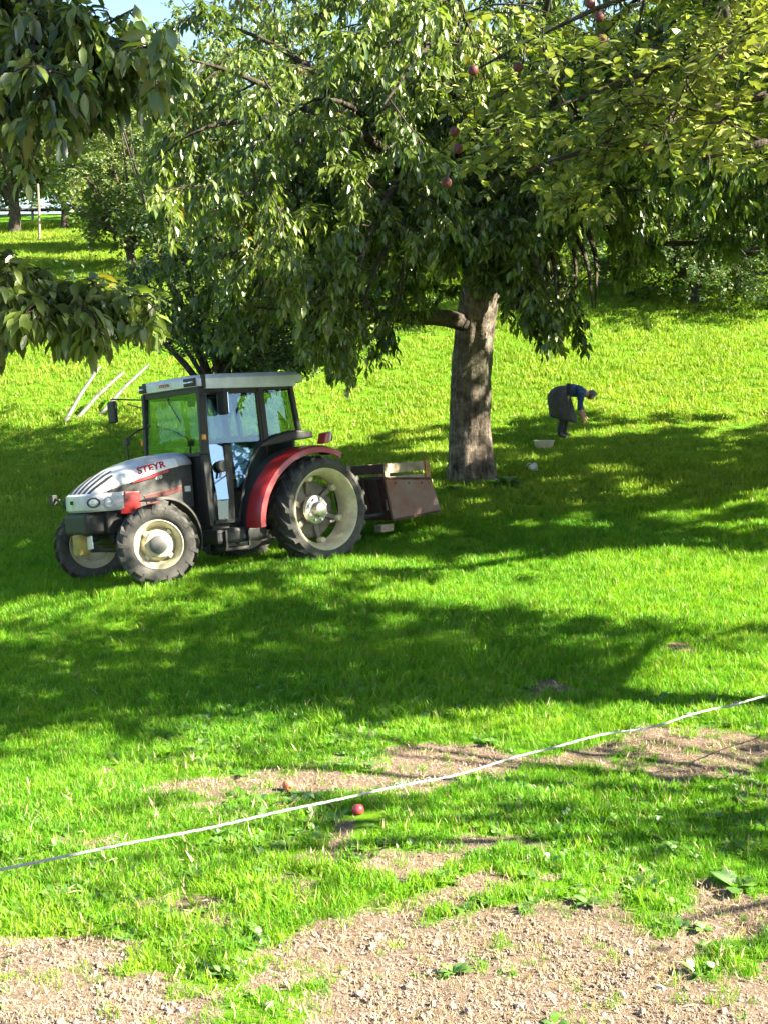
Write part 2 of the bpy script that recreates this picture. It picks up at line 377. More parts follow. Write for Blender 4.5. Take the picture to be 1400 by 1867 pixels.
gcol = t.mix(t.ramp(n3, [(.5, 0.0), (.75, .6)]), gcol, (.04, .08, .008))
scol = t.ramp(n3, [(.28, (.06, .043, .032)), (.5, (.17, .125, .096)), (.72, (.33, .265, .21))])
scol = t.mix(t.ramp(n2, [(.4, 0.0), (.7, .45)]), scol, (.20, .145, .10))
sa = t.n('Attribute', attribute_name='soil').outputs['Fac']
sm = t.ramp(t.math('ADD', sa, t.math('MULTIPLY', t.math('SUBTRACT', n3, .5), .7)), [(.28, 0.0), (.55, 1.0)])
p = t.n('BsdfPrincipled'); p.inputs['Roughness'].default_value = .95; p.inputs['Specular IOR Level'].default_value = .1
t.L(t.mix(sm, gcol, scol), p.inputs['Base Color'])
t.L(t.bump(t.math('ADD', n3, t.math('MULTIPLY', n4, .5)), .8, .03), p.inputs['Normal'])
t.out(p.outputs[0])
tag(link('ground', me, gm), 'grassy orchard ground rising to a hill', None, None, 'structure')

# ------------------------------------------------------------------ scatter (grass, gravel): geometry-node instances on a point mesh
def scatter(name, P, rot, scl, idx, variants, label, cat):
    n = len(P); me = bpy.data.meshes.new(name); me.vertices.add(n); me.vertices.foreach_set('co', np.asarray(P, np.float32).ravel())
    a = me.attributes.new('rot', 'FLOAT_VECTOR', 'POINT'); a.data.foreach_set('vector', np.asarray(rot, np.float32).ravel())
    a = me.attributes.new('scl', 'FLOAT_VECTOR', 'POINT'); a.data.foreach_set('vector', np.asarray(scl, np.float32).ravel())
    a = me.attributes.new('idx', 'INT', 'POINT'); a.data.foreach_set('value', np.asarray(idx, np.int32))
    o = link(name, me)
    ng = bpy.data.node_groups.new(name + '_scatter', 'GeometryNodeTree')
    ng.interface.new_socket('Geometry', in_out='INPUT', socket_type='NodeSocketGeometry')
    ng.interface.new_socket('Geometry', in_out='OUTPUT', socket_type='NodeSocketGeometry')
    gi = ng.nodes.new('NodeGroupInput'); go = ng.nodes.new('NodeGroupOutput'); jn = ng.nodes.new('GeometryNodeJoinGeometry')
    def attr(nm, typ):
        x = ng.nodes.new('GeometryNodeInputNamedAttribute'); x.data_type = typ; x.inputs[0].default_value = nm; return x.outputs[0]
    ra = attr('rot', 'FLOAT_VECTOR'); sa_ = attr('scl', 'FLOAT_VECTOR'); ia = attr('idx', 'INT')
    e2r = ng.nodes.new('FunctionNodeEulerToRotation'); ng.links.new(ra, e2r.inputs[0])
    for k, v in enumerate(variants):
        oi = ng.nodes.new('GeometryNodeObjectInfo'); oi.inputs['Object'].default_value = v; oi.inputs['As Instance'].default_value = True
        cmp_ = ng.nodes.new('FunctionNodeCompare'); cmp_.data_type = 'INT'; cmp_.operation = 'EQUAL'
        ints = [s for s in cmp_.inputs if s.type == 'INT']; ng.links.new(ia, ints[0]); ints[1].default_value = k
        ip = ng.nodes.new('GeometryNodeInstanceOnPoints')
        ng.links.new(gi.outputs[0], ip.inputs['Points']); ng.links.new(cmp_.outputs[0], ip.inputs['Selection'])
        ng.links.new(oi.outputs['Geometry'], ip.inputs['Instance'])
        ng.links.new(e2r.outputs[0], ip.inputs['Rotation']); ng.links.new(sa_, ip.inputs['Scale'])
        ng.links.new(ip.outputs[0], jn.inputs[0])
    ng.links.new(jn.outputs[0], go.inputs[0])
    m = o.modifiers.new('scatter', 'NODES'); m.node_group = ng
    return tag(o, label, cat, None, 'stuff')
def variant(name, me, mat):                       # a source shape, never linked into the scene itself
    me.materials.append(mat); return bpy.data.objects.new(name, me)

def tuft(rng, nb, h, spread, wid, bend, seg=3):
    V = []; T = []; Q = []; A = []
    for b in range(nb):
        a = rng.uniform(0, 2 * math.pi); r = spread * math.sqrt(rng.uniform()); bx, by = r * math.cos(a), r * math.sin(a)
        la = rng.uniform(0, 2 * math.pi); le = rng.uniform(.15, 1) * bend; hh = h * rng.uniform(.45, 1.1); w = wid * rng.uniform(.7, 1.3)
        sx, sy = -math.sin(la + rng.normal(0, .6)) * w, math.cos(la + rng.normal(0, .6)) * w
        o = len(V); rn = rng.uniform()
        for s in range(seg):
            f = s / seg; k = 1 - .45 * f
            ox = math.cos(la) * le * hh * f * f; oy = math.sin(la) * le * hh * f * f; z = hh * (f - .25 * le * f * f) - .01
            V += [(bx + ox - sx * k, by + oy - sy * k, z), (bx + ox + sx * k, by + oy + sy * k, z)]; A += [rn, rn]
        V.append((bx + math.cos(la) * le * hh, by + math.sin(la) * le * hh, hh * (1 - .3 * le))); A.append(rn)
        for s in range(seg - 1): Q.append((o + 2 * s, o + 2 * s + 1, o + 2 * s + 3, o + 2 * s + 2))
        T.append((o + 2 * seg - 2, o + 2 * seg - 1, o + 2 * seg))
    return fast_mesh('tuft', np.array(V), [np.array(Q), np.array(T)], False, {'rnd': A})

rng = np.random.default_rng(5)
lawn_v = [variant('tuft', tuft(rng, 20, .085, .075, .0035, .8), M['lawn']) for _ in range(4)] + \
         [variant('tuft', tuft(rng, 12, .13, .06, .0032, 1.0), M['lawn']) for _ in range(2)]
hill_v = [variant('hill_tuft', tuft(rng, 16, .12, .14, .008, .7, 2), M['hill']) for _ in range(4)]
straw_v = [variant('straw_tuft', tuft(rng, 9, .05, .07, .0028, 1.6, 2), M['straw']) for _ in range(3)]

def frustum_points(rng, n, y0, y1, power, margin=1.12, extra=.6):
    u = rng.uniform(size=n); Y = (y0 ** power + u * (y1 ** power - y0 ** power)) ** (1 / power)
    X = rng.uniform(-1, 1, n) * (.28 * Y * margin + extra)
    return X, Y
# near lawn
X, Y = frustum_points(rng, 46000, 5.6, 19.5, 1.35)
s = soil(X, Y); dens = np.clip(1.08 - s * 1.2, np.interp(Y, [6.4, 7.4], [.015, .10]), 1); lush = .55 + .9 * fbm(X * .8, Y * .8, 51, 3)
keep = rng.uniform(size=len(X)) < dens; X, Y, s, lush = X[keep], Y[keep], s[keep], lush[keep]
ok = np.ones(len(X), bool)
for (ax, ay) in ((-.659, 9.15), (-.168, 8.575)): ok &= (((X - ax) / .13) ** 2 + ((Y - ay + .16) / .30) ** 2) > 1
X, Y, s, lush = X[ok], Y[ok], s[ok], lush[ok]
n = len(X); sc_ = (.55 + .65 * rng.uniform(size=n)) * lush * (1 - .45 * s) * np.interp(Y, [6, 9, 12, 20], [.8, .85, 1.0, 1.0])
idx = np.where(rng.uniform(size=n) < .12, rng.integers(4, 6, n), rng.integers(0, 4, n))
rot = np.stack([rng.normal(0, .12, n), rng.normal(0, .12, n), rng.uniform(0, 6.28, n)], 1)
scatter('grass', np.stack([X, Y, zg(X, Y) - .012 * s], 1), rot, np.stack([sc_ * 1.1, sc_ * 1.1, sc_], 1), idx, lawn_v, 'green grass of the mown orchard meadow', 'grass')
# middle and hill meadow
X, Y = frustum_points(rng, 85000, 19.0, 66, 1.1, 1.08, 1.5)
n = len(X); lush = .6 + .8 * fbm(X * .5, Y * .5, 61, 3); sc_ = (.6 + .6 * rng.uniform(size=n)) * lush * np.interp(Y, [19, 26, 40, 66], [.75, .85, 1.1, 1.6])
rot = np.stack([rng.normal(0, .12, n), rng.normal(0, .12, n), rng.uniform(0, 6.28, n)], 1)
scatter('meadow_grass', np.stack([X, Y, zg(X, Y)], 1), rot, np.stack([sc_ * 1.2, sc_ * 1.2, sc_], 1), rng.integers(0, 4, n), hill_v, 'yellow green meadow grass on the slope behind the tractor', 'grass')
# dry straw and cut stalks on the bare patches
X, Y = frustum_points(rng, 30000, 5.6, 14, 1.1)
s = soil(X, Y); keep = rng.uniform(size=len(X)) < np.clip(s * 1.1, np.interp(Y, [8, 11], [.22, .04]) * np.clip((fbm(X * 1.1, Y * 1.1, 91, 3) - .35) * 4, 0, 1.6), .8); X, Y = X[keep], Y[keep]; n = len(X)
sc_ = (.5 + .7 * rng.uniform(size=n)) * (1 + .7 * np.clip(1 - soil(X, Y) * 2, 0, 1)); rot = np.stack([rng.normal(0, .3, n), rng.normal(0, .3, n), rng.uniform(0, 6.28, n)], 1)
scatter('straw', np.stack([X, Y, zg(X, Y) - .02], 1), rot, np.stack([sc_, sc_, sc_ * .8], 1), rng.integers(0, 3, n), straw_v, 'pale dry grass stalks on the bare earth', 'straw')
# gravel and clods
def rock(rng, sub=1):
    bm = bmesh.new(); bmesh.ops.create_icosphere(bm, subdivisions=sub, radius=1)
    for v in bm.verts: v.co *= rng.uniform(.7, 1.2); v.co.z *= .7
    me = bpy.data.meshes.new('rock'); bm.to_mesh(me); bm.free(); return me
rock_v = [variant('clod', rock(rng), M['clod']) for _ in range(5)] + [variant('pebble', rock(rng), M['stone']) for _ in range(2)]
X, Y = frustum_points(rng, 60000, 5.4, 11, 1.0)
s = soil(X, Y); gw = np.clip((7.6 - Y) * .9, .06, 1); keep = rng.uniform(size=len(X)) < np.clip(s * 1.1 - .1, 0, 1) * gw; X, Y = X[keep], Y[keep]; n = len(X)
sz = .004 + .009 * rng.uniform(size=n) ** 2.5 + .018 * (rng.uniform(size=n) < .01)
rot = rng.uniform(0, 6.28, (n, 3))
idx = np.where(rng.uniform(size=n) < .14, rng.integers(5, 7, n), rng.integers(0, 5, n))
scatter('gravel', np.stack([X, Y, zg(X, Y) - .012], 1), rot, np.stack([sz * rng.uniform(.8, 1.5, n), sz, sz], 1), idx, rock_v, 'pale gravel and dry clods along the field edge', 'gravel')
# clover and broad-leaved weeds in the near grass
def rosette(rng, nl, L, wd):
    V = []; Fq = []; A = []
    for b in range(nl):
        a = rng.uniform(0, 6.28); up = rng.uniform(.2, 1.0); l = L * rng.uniform(.5, 1.1); o = len(V); rn = rng.uniform()
        d = Vector((math.cos(a), math.sin(a), up)).normalized(); sd = Vector((-math.sin(a), math.cos(a), 0)) * wd * l
        b0 = Vector((math.cos(a), math.sin(a), 0)) * L * .1
        for f, w, dr in ((0, .12, 0), (.35, .8, .0), (.7, .9, .08), (1.0, .1, .25)):
            c = b0 + d * l * f - Vector((0, 0, dr * l)); V += [tuple(c - sd * w), tuple(c + sd * w)]; A += [rn, rn]
        for k in range(3): Fq.append((o + 2 * k, o + 2 * k + 1, o + 2 * k + 3, o + 2 * k + 2))
    return fast_mesh('rosette', np.array(V), [np.array(Fq)], False, {'rnd': A})
weed_v = [variant('weed', rosette(rng, 9, .06, .28), M['weed']) for _ in range(4)]
X, Y = frustum_points(rng, 5000, 5.8, 12, 1.0)
s = soil(X, Y); pt = fbm(X * 1.2, Y * 1.2, 88, 3); keep = (rng.uniform(size=len(X)) < np.clip(.9 - s * 1.4, 0, 1)) & (pt > .5); X, Y = X[keep], Y[keep]; n = len(X)
sc_ = .5 + .9 * rng.uniform(size=n)
scatter('clover', np.stack([X, Y, zg(X, Y)], 1), np.stack([rng.normal(0, .2, n), rng.normal(0, .2, n), rng.uniform(0, 6.28, n)], 1), np.stack([sc_] * 3, 1), rng.integers(0, 4, n), weed_v, 'low clover and broad leaved weeds among the near grass', 'weeds')

# ------------------------------------------------------------------ trees
LEAF_LONG = (np.array([(0, 0, 0), (-.19, .30, .045), (0, .30, -.02), (.19, .30, .045), (-.165, .66, .01), (0, .66, -.05), (.165, .66, .01), (0, 1, -.16)]),
             [np.array([(0, 2, 1), (0, 3, 2), (4, 5, 7), (5, 6, 7)]), np.array([(1, 2, 5, 4), (2, 3, 6, 5)])])
LEAF_ROUND = (np.array([(0, 0, 0), (-.27, .30, .06), (0, .32, -.02), (.27, .30, .06), (-.28, .64, .05), (0, .66, -.02), (.28, .64, .05), (0, 1, -.06)]),
              LEAF_LONG[1])
LEAF_MID = (np.array([(0, 0, 0), (-.19, .45, .03), (0, .5, -.03), (.19, .45, .03), (0, 1, -.13)]), [np.array([(0, 2, 1), (0, 3, 2), (1, 2, 4), (2, 3, 4)])])
LEAF_FAR = (np.array([(0, 0, 0), (-.30, .5, .07), (0, 1, -.05), (.30, .5, .07)]), [np.array([(0, 3, 2), (0, 2, 1)])])
def leaf_axes(D, N):
    D = D / np.linalg.norm(D, axis=1, keepdims=True)
    Xa = np.cross(D, N); Xa /= np.maximum(np.linalg.norm(Xa, axis=1, keepdims=True), 1e-6)
    return Xa, D, np.cross(Xa, D)
def leaf_mesh(name, tpl, P, D, N, L, rnd):
    Xa, Ya, Za = leaf_axes(D, N); T, Fs = tpl; k = len(T)
    V = P[:, None] + L[:, None, None] * (T[None, :, 0:1] * Xa[:, None] + T[None, :, 1:2] * Ya[:, None] + T[None, :, 2:3] * Za[:, None])
    off = (np.arange(len(P)) * k)
    return fast_mesh(name, V.reshape(-1, 3), [(f[None] + off[:, None, None]).reshape(-1, f.shape[1]) for f in Fs], True, {'rnd': np.repeat(rnd, k)})

def curve_path(p0, d, length, n, droop, rng, wig=.12):
    p = np.array(p0, float); d = np.array(d, float); d /= np.linalg.norm(d); out = [p.copy()]
    for i in range(n):
        d = d + rng.normal(0, wig, 3) + np.array([0, 0, -droop / n]); d /= np.linalg.norm(d); p = p + d * length / n; out.append(p.copy())
    return np.array(out)
def path_at(P, t):
    f = t * (len(P) - 1); i = min(int(f), len(P) - 2); return P[i] + (P[i + 1] - P[i]) * (f - i), (P[i + 1] - P[i]) / max(np.linalg.norm(P[i + 1] - P[i]), 1e-6)
def smooth_path(pts, n=10):
    pts = np.array(pts, float); t = np.linspace(0, 1, len(pts)); tt = np.linspace(0, 1, n)
    P = np.stack([np.interp(tt, t, pts[:, k]) for k in range(3)], 1)
    for _ in range(2): P[1:-1] = (P[:-2] + 2 * P[1:-1] + P[2:]) / 4
    return P
def foliate(rng, limbs, nsec, seclen, ntwig, twiglen, step, droop=1.1, t0=.25, keep=None, clothe=0, cj=.2):
    """limbs: list of (path, r0, r1). returns wood tubes, cluster points and twig directions"""
    tubes = []; CP = []; CD = []
    for (P, r0, r1) in limbs:
        if keep is not None and not (keep(P[-1:])[0] or keep(P[-4:-3])[0]): continue
        tubes.append((P, np.linspace(r0, r1, len(P)), 8))
        for k in range(clothe):
            q, tg = path_at(P, min(.18 + .82 * rng.uniform(), .999)); CP.append(q + rng.normal(0, cj, 3) - np.array([0, 0, cj * .5])); CD.append(tg)
        for k in range(nsec):
            t = t0 + (1 - t0) * (k + rng.uniform()) / nsec; q, tg = path_at(P, min(t, .999))
            rd = rng.normal(size=3); rd -= tg * rd.dot(tg); rd /= np.linalg.norm(rd)
            S = curve_path(q, tg * .55 + rd * 1.0 + np.array([0, 0, .15]), seclen * rng.uniform(.6, 1.15), 6, droop * .7, rng)
            rs = max(r1, (r0 + (r1 - r0) * t) * .45)
            if keep is not None and not keep(S[2:]).all(): continue
            tubes.append((S, np.linspace(rs, .006, len(S)), 5))
            for j in range(ntwig):
                tt = .15 + .85 * (j + rng.uniform()) / ntwig; w, wg = path_at(S, min(tt, .999))
                rd = rng.normal(size=3); rd -= wg * rd.dot(wg); rd /= np.linalg.norm(rd)
                Tw = curve_path(w, wg * .6 + rd * .9, twiglen * rng.uniform(.5, 1.2), 4, droop, rng)
                if keep is not None and not keep(Tw[-1:])[0]: continue
                tubes.append((Tw, np.linspace(.007, .003, len(Tw)), 3))
                m = max(2, int(twiglen / step))
                for c in range(m):
                    z, zd = path_at(Tw, min((c + rng.uniform(.3, 1)) / m, .999)); CP.append(z); CD.append(zd)
    return tubes, np.array(CP), np.array(CD)
def wood(name, tubes, mat, parent, trunk=None):
    b = MB()
    if trunk: b.add(*trunk)
    nt = len(b.f)
    for P, r, n in tubes: b.tube(P, list(r), n)
    me = bpy.data.meshes.new(name); me.from_pydata(b.v, [], b.f); me.polygons.foreach_set('use_smooth', np.ones(len(me.polygons), bool))
    me.materials.append(mat); me.materials.append(M['bark_dark']); me.polygons.foreach_set('material_index', (np.arange(len(me.polygons)) >= nt).astype(np.int32))
    return link(name, me, mat, parent)
def cluster_leaves(rng, CP, CD, nl, L, kind, out_from=None):
    n = len(CP); rep = np.repeat(np.arange(n), nl); m = len(rep)
    ph = rng.uniform(0, 2 * np.pi, m); h = np.stack([np.cos(ph), np.sin(ph), np.zeros(m)], 1)
    if kind == 'hang':
        D = h * rng.uniform(.2, .85, (m, 1)) + CD[rep] * .35 + np.array([0, 0, -1]) * rng.uniform(.0, 1.1, (m, 1)); N = h * .9 + np.array([0, 0, .8]) + rng.normal(0, .4, (m, 3))
    elif kind == 'spread':
        D = h + CD[rep] * .4 + np.array([0, 0, 1]) * rng.uniform(-.75, .45, (m, 1)); N = np.array([0, 0, 1]) + h * .5 + rng.normal(0, .35, (m, 3))
    else:
        D = h + np.array([0, 0, 1]) * rng.uniform(-1.1, .5, (m, 1)); N = np.array([0, 0, .7]) + h * .5 + rng.normal(0, .5, (m, 3))
    P = CP[rep] + D * .02 + rng.normal(0, L * .22, (m, 3))
    # leaf tone goes by branch, with a few odd leaves
    br = fbm(CP[:, 0] * 1.3 + CP[:, 2], CP[:, 1] * 1.3 - CP[:, 2] * .7, 5, 2)[rep]
    return P, D, N, L * rng.uniform(.5, 1.2, m), np.clip(br * .75 + rng.uniform(-.25, .45, m), 0, 1)
def add_leaves(tree, name, mat, tpl, LV, n_single=0, bulk=None):
    """crown as one mesh; the n_single leaves that show largest become leaf objects of their own"""
    P, D, N, L, rn = LV
    sel = np.zeros(len(P), bool)
    if n_single:
        px, row, dep = topix(P); ok = (px > 0) & (px < 1400) & (row > 0) & (row < 1867) & (dep > 0)
        sz = np.where(ok, L / np.maximum(dep, .1), 0); sel[np.argsort(-sz)[:n_single]] = True; sel &= ok
    crown = link('crown', leaf_mesh('crown', bulk or tpl, P[~sel], D[~sel], N[~sel], L[~sel], rn[~sel]), mat, tree); crown['kind'] = 'stuff'
    if n_single:
        T, Fs = tpl; var = [fast_mesh('leaf', T, Fs, True, {'rnd': np.full(len(T), q)}) for q in (.1, .3, .5, .7, .9)]
        for v in var: v.materials.append(mat)
        Xa, Ya, Za = leaf_axes(D[sel], N[sel]); o3 = np.array(tree.location)
        for p_, x_, y_, z_, l_, r_ in zip(P[sel], Xa, Ya, Za, L[sel], rn[sel]):
            o = bpy.data.objects.new('leaf', var[min(int(r_ * 5), 4)]); C.objects.link(o); o.parent = tree
            m4 = Matrix(np.stack([x_, y_, z_], 1).tolist()).to_4x4(); m4 = Matrix.Translation(p_) @ m4 @ Matrix.Scale(float(l_), 4)
            o.matrix_basis = m4
    return crown
def bark_tube(path, radii, n=28, seed=1, amp=.05, flare=0):
    """trunk with ridged, uneven bark and root flare"""
    P = smooth_path(path, 40); rr = np.interp(np.linspace(0, 1, 40), np.linspace(0, 1, len(radii)), radii); V = []; Fc = []
    for i in range(40):
        for k in range(n):
            a = 2 * math.pi * k / n
            rid = 1 + amp * (float(fbm(math.cos(a) * 3.0 + 9, math.sin(a) * 3.0 + i * .12, seed, 3)) - .5) * 2.4
            fl = 1 + flare * math.exp(-i / 3.0) * (1 + .5 * math.sin(a * 4 + 1))
            r = rr[i] * rid * fl; V.append((P[i][0] + math.cos(a) * r, P[i][1] + math.sin(a) * r, P[i][2]))
    for i in range(39):
        for k in range(n):
            k2 = (k + 1) % n; Fc.append((i * n + k, i * n + k2, (i + 1) * n + k2, (i + 1) * n + k))
    return V, Fc
def ellipsoid_limbs(rng, start, center, radii, n, r0, low=-.5, rise=.6):
    limbs = []
    for i in range(n):
        u = low + (1 - low) * (i + .5) / n; az = i * 2.39996 + rng.uniform(-.3, .3)
        h = math.sqrt(max(0, 1 - u * u)); h = h ** .35 if u < 0 else h; k = rng.uniform(.72, .95)
        T = np.array([center[0] + radii[0] * h * math.cos(az) * k, center[1] + radii[1] * h * math.sin(az) * k, center[2] + radii[2] * u * k])
        s = np.array(start) + rng.normal(0, .08, 3); mid = (s + T) / 2 + np.array([0, 0, rise * rng.uniform(.5, 1.2)]) + rng.normal(0, .2, 3)
        limbs.append((smooth_path([s, s * .7 + mid * .3 + np.array([0, 0, .25]), mid, mid * .4 + T * .6 + np.array([0, 0, .2]), T], 12), r0 * rng.uniform(.7, 1.1), .015))
    return limbs
def below(bound):
    bx = [b[0] for b in bound]; br = [b[1] for b in bound]
    return lambda px: np.interp(px, bx, br)

def shadow_pix(P):
    # where the shade of a point lands on the ground, seen in the picture
    P = np.atleast_2d(P); S = np.array(SUN_DIR); t_ = (P[:, 2] + 2.6) / S[2]
    for _ in range(6):
        Q = P - S * t_[:, None]; t_ = t_ + (Q[:, 2] - zbase(Q[:, 0], Q[:, 1])) / S[2] * .8
    Q = P - S * t_[:, None]; return topix(Q)
def in_shade_zone(px, row):
    j = (fbm(px * .011, row * .022, 123, 3) - .5) * 46
    r = row + j
    a = (r > np.interp(px, [0, 400, 800, 1000, 1100, 1400], [750, 762, 764, 768, 752, 722])) & (r < np.interp(px, [0, 300, 600, 900, 1400], [1062, 1052, 1034, 1006, 990]))
    c = (r > np.interp(px, [0, 300, 500, 800, 1000, 1250], [1180, 1152, 1132, 1110, 1086, 1096])) & (r < np.interp(px, [0, 250, 500, 760, 900, 1100, 1250], [1335, 1335, 1292, 1325, 1290, 1240, 1150])) & (px < 1260)
    e = ((r > 1094) & (r < 1114) & (px < 400)) | ((r > 1438) & (r < 1482) & (px < 720)) | ((r > 1486) & (r < 1570) & (px > 850)) | ((r > 1485) & (r < 1585) & (px > 530) & (px < 640)) | ((r > 1160) & (r < 1190) & (px > 1200))
    return a | c | e
def shade_keep(P, rng, leak=.10):
    px, row, d = shadow_pix(P); vis = (px > -30) & (px < 1430) & (row < 1900) & (d > 0) & (row > 605)
    S = np.array(SUN_DIR); thin = np.zeros(len(P), bool)
    for (cx, cy, ry, z0, z1, fr) in ((1.5, 22.0, .4, -1.9, 1.2, .75), (-.3, 17.4, .5, -2.4, -1.4, .5), (-6.6, 15.2, .8, -2.6, -2.0, .5)):
        t_ = (P[:, 0] - cx) / S[0]; Q = P - S * t_[:, None]
        thin |= (t_ > .8) & (np.abs(Q[:, 1] - cy) < ry) & (Q[:, 2] > z0) & (Q[:, 2] < z1) & (rng.uniform(size=len(P)) < fr)
    return (~vis | in_shade_zone(px, row) | (rng.uniform(size=len(px)) < leak)) & ~thin
# --- the big cherry behind the tractor
rng = np.random.default_rng(11)
TB = at(860, 866, 22.0); TB[2] = float(zg(TB[0], 22.0))
cherry = empty('cherry_tree', (0, 0, 0))
tag(cherry, 'old cherry tree with thick grey trunk standing behind the tractor', 'tree')
lim = below([(0, 560), (150, 600), (330, 640), (420, 660), (560, 670), (620, 715), (670, 715), (720, 660), (780, 610), (822, 545), (905, 545), (930, 600), (960, 655), (1040, 665), (1090, 630), (1115, 540), (1250, 500), (1400, 470)])
def keep_cherry(P):
    px, row, d = topix(P); out = (px < -60) | (px > 1460)
    win = ((px > 60) & (px < 250) & (row > 200) & (row < 470)) | ((px > 172) & (px < 290) & (row < 30))
    gap = (np.abs(px - 1065) < 45) & (np.abs(row - 470) < 38)
    return (out | (row < lim(px) - 10)) & ~win & ~gap
tp = [TB, at(857, 780, 22), at(858, 680, 21.95), at(867, 580, 21.85), at(882, 500, 21.7), at(890, 450, 21.7)]
tr = bark_tube([TB + np.array([0, 0, -.25])] + tp, [.46, .385, .325, .30, .285, .30, .20], 40, 4, .17, .38)
limbs = [(smooth_path([at(855, 590, 21.8), at(800, 575, 21.2), at(745, 582, 20.3), at(690, 572, 19.2), at(600, 560, 17.8), at(520, 575, 16.6)], 14), .15, .02),
         (smooth_path([at(878, 500, 21.7), at(930, 430, 21.2), at(1000, 392, 20.7), at(1060, 385, 20.2), at(1120, 428, 19.7), at(1220, 448, 19.2), at(1300, 440, 18.7)], 16), .15, .02),
         (smooth_path([at(878, 490, 21.7), at(800, 370, 20.5), at(660, 270, 19), at(510, 205, 17.5), at(380, 230, 16)], 14), .16, .02),
         (smooth_path([at(880, 480, 21.7), at(900, 330, 20.5), at(920, 330, 18.5), at(960, 430, 17), at(1000, 540, 16.6)], 14), .10, .012),
         (smooth_path([at(876, 480, 21.7), at(820, 330, 20), at(740, 300, 18), at(680, 400, 16.5), at(640, 540, 16.0)], 14), .10, .012),
         (smooth_path([at(876, 480, 21.7), at(780, 330, 20), at(640, 220, 18), at(520, 260, 16.4), at(430, 380, 15.6)], 14), .10, .012),
         (smooth_path([at(878, 480, 21.7), at(840, 300, 21), at(820, 100, 19), at(790, 60, 16.8), at(700, 190, 15.2)], 14), .11, .012)]
for (a_, b_, c_, Y_) in ((960, 1010, 1015, 16.8), (930, 960, 950, 17.4), (1000, 1070, 1080, 17.2), (760, 700, 660, 16.4), (700, 600, 560, 16.6), (800, 740, 720, 17.0), (640, 500, 470, 16.8), (560, 400, 340, 17.5), (950, 1000, 1000, 17.7), (980, 1055, 1045, 17.9), (915, 935, 925, 18.2), (1040, 1090, 1085, 17.6)):
    limbs.append((smooth_path([at(878, 490, 21.7), at((878 + a_) / 2, 380, 20), at(a_, 370, 18.5), at(b_, 450, Y_ + .4), at(c_, 560 if c_ > 600 else 540, Y_)], 14), .09, .012))
top = at(878, 480, 21.7)
limbs += [(smooth_path([top, at(960, 300, 19.5), at(1080, 180, 17), at(1220, 190, 15.2), at(1330, 280, 14.4)], 14), .13, .015), (smooth_path([top, at(980, 240, 19), at(1150, 60, 16.5), at(1300, 20, 14.8), at(1420, 100, 14.2)], 14), .13, .015)]
limbs += ellipsoid_limbs(rng, top, (TB[0] + .1, 20.3, TB[2] + 5.4), (5.2, 4.9, 3.4), 26, .12, -.55, .8)
tubes, CP, CD = foliate(rng, limbs, 10, 1.5, 8, .55, .10, 1.3, .28, keep_cherry)
ok = keep_cherry(CP) & shade_keep(CP, rng, .25) & ~((topix(CP)[1] < -60) & (rng.uniform(size=len(CP)) < .4)); CP, CD = CP[ok], CD[ok]
wood('trunk', tubes, M['bark'], cherry, tr)
LV = cluster_leaves(rng, CP, CD, 9, .146, 'hang')
add_leaves(cherry, 'crown', M['cherry_leaf'], LEAF_LONG, LV, 300, LEAF_MID)
print('cherry leaves', len(LV[0]))

# --- cherry reaching in from the left, trunk outside the picture
rng = np.random.default_rng(12)
LB = np.array([-6.2, 9.2, 0.]); LB[2] = float(zg(LB[0], LB[1]))
lt = empty('cherry_tree', (0, 0, 0)); tag(lt, 'cherry branches with long dark drooping leaves reaching in from the left edge', 'tree')
lb = below([(-400, 800), (0, 690), (40, 620), (150, 625), (300, 620), (330, 600)])
def keep_left(P):
    px, row, d = topix(P); a = (px < -40) & (px > -260); row = row + (fbm(px * .016, row * .016, 7, 3) - .5) * 110; px = px + (fbm(row * .02, px * .02, 17, 2) - .5) * 70
    up = (px < 318) & (row < np.interp(px, [0, 60, 120, 250, 318], [360, 270, 230, 225, 170])) & (row > np.interp(px, [0, 120, 180, 318], [-900, -900, 22, 30]))
    lo = (px < 305) & (row > np.interp(px, [0, 100, 200, 305], [455, 470, 510, 520])) & (row < lb(px) - 12)
    return (a & (row < 700)) | up | lo
tl = bark_tube([LB + np.array([0, 0, -.3]), LB, LB + np.array([.1, -.05, 1.2]), LB + np.array([.25, -.1, 2.4])], [.34, .28, .24, .21], 24, 6, .10, .3)
s0 = LB + np.array([.25, -.1, 2.3])
limbs = [(smooth_path([s0, at(-350, 120, 8.6), at(-120, 60, 8.1), at(60, 62, 7.8), at(200, 95, 7.6), at(290, 150, 7.5)], 14), .05, .008),
         (smooth_path([s0, at(-350, 200, 8.2), at(-100, 150, 7.9), at(60, 150, 7.7), at(150, 190, 7.6)], 14), .05, .008),
         (smooth_path([s0, at(-350, 500, 9.4), at(-100, 500, 9.0), at(80, 530, 8.7), at(200, 560, 8.5), at(285, 590, 8.4)], 14), .06, .010),
         (smooth_path([s0, at(-300, 520, 9.0), at(-60, 520, 8.6), at(60, 545, 8.4), at(170, 560, 8.3), at(240, 590, 8.2)], 12), .04, .010), (smooth_path([s0, at(-300, 470, 9.2), at(-60, 480, 8.9), at(80, 505, 8.7), at(200, 540, 8.6), at(290, 565, 8.5)], 12), .04, .010), (smooth_path([s0, at(-300, 540, 9.0), at(-80, 560, 8.8), at(40, 575, 8.7), at(130, 590, 8.6)], 12), .05, .010), (smooth_path([s0, at(-250, 60, 8.4), at(0, 110, 7.9), at(130, 120, 7.8), at(250, 130, 7.7)], 12), .06, .010),
         (smooth_path([s0, at(-300, -150, 8.6), at(-60, -100, 8.2), at(120, 30, 7.9)], 12), .07, .012)]
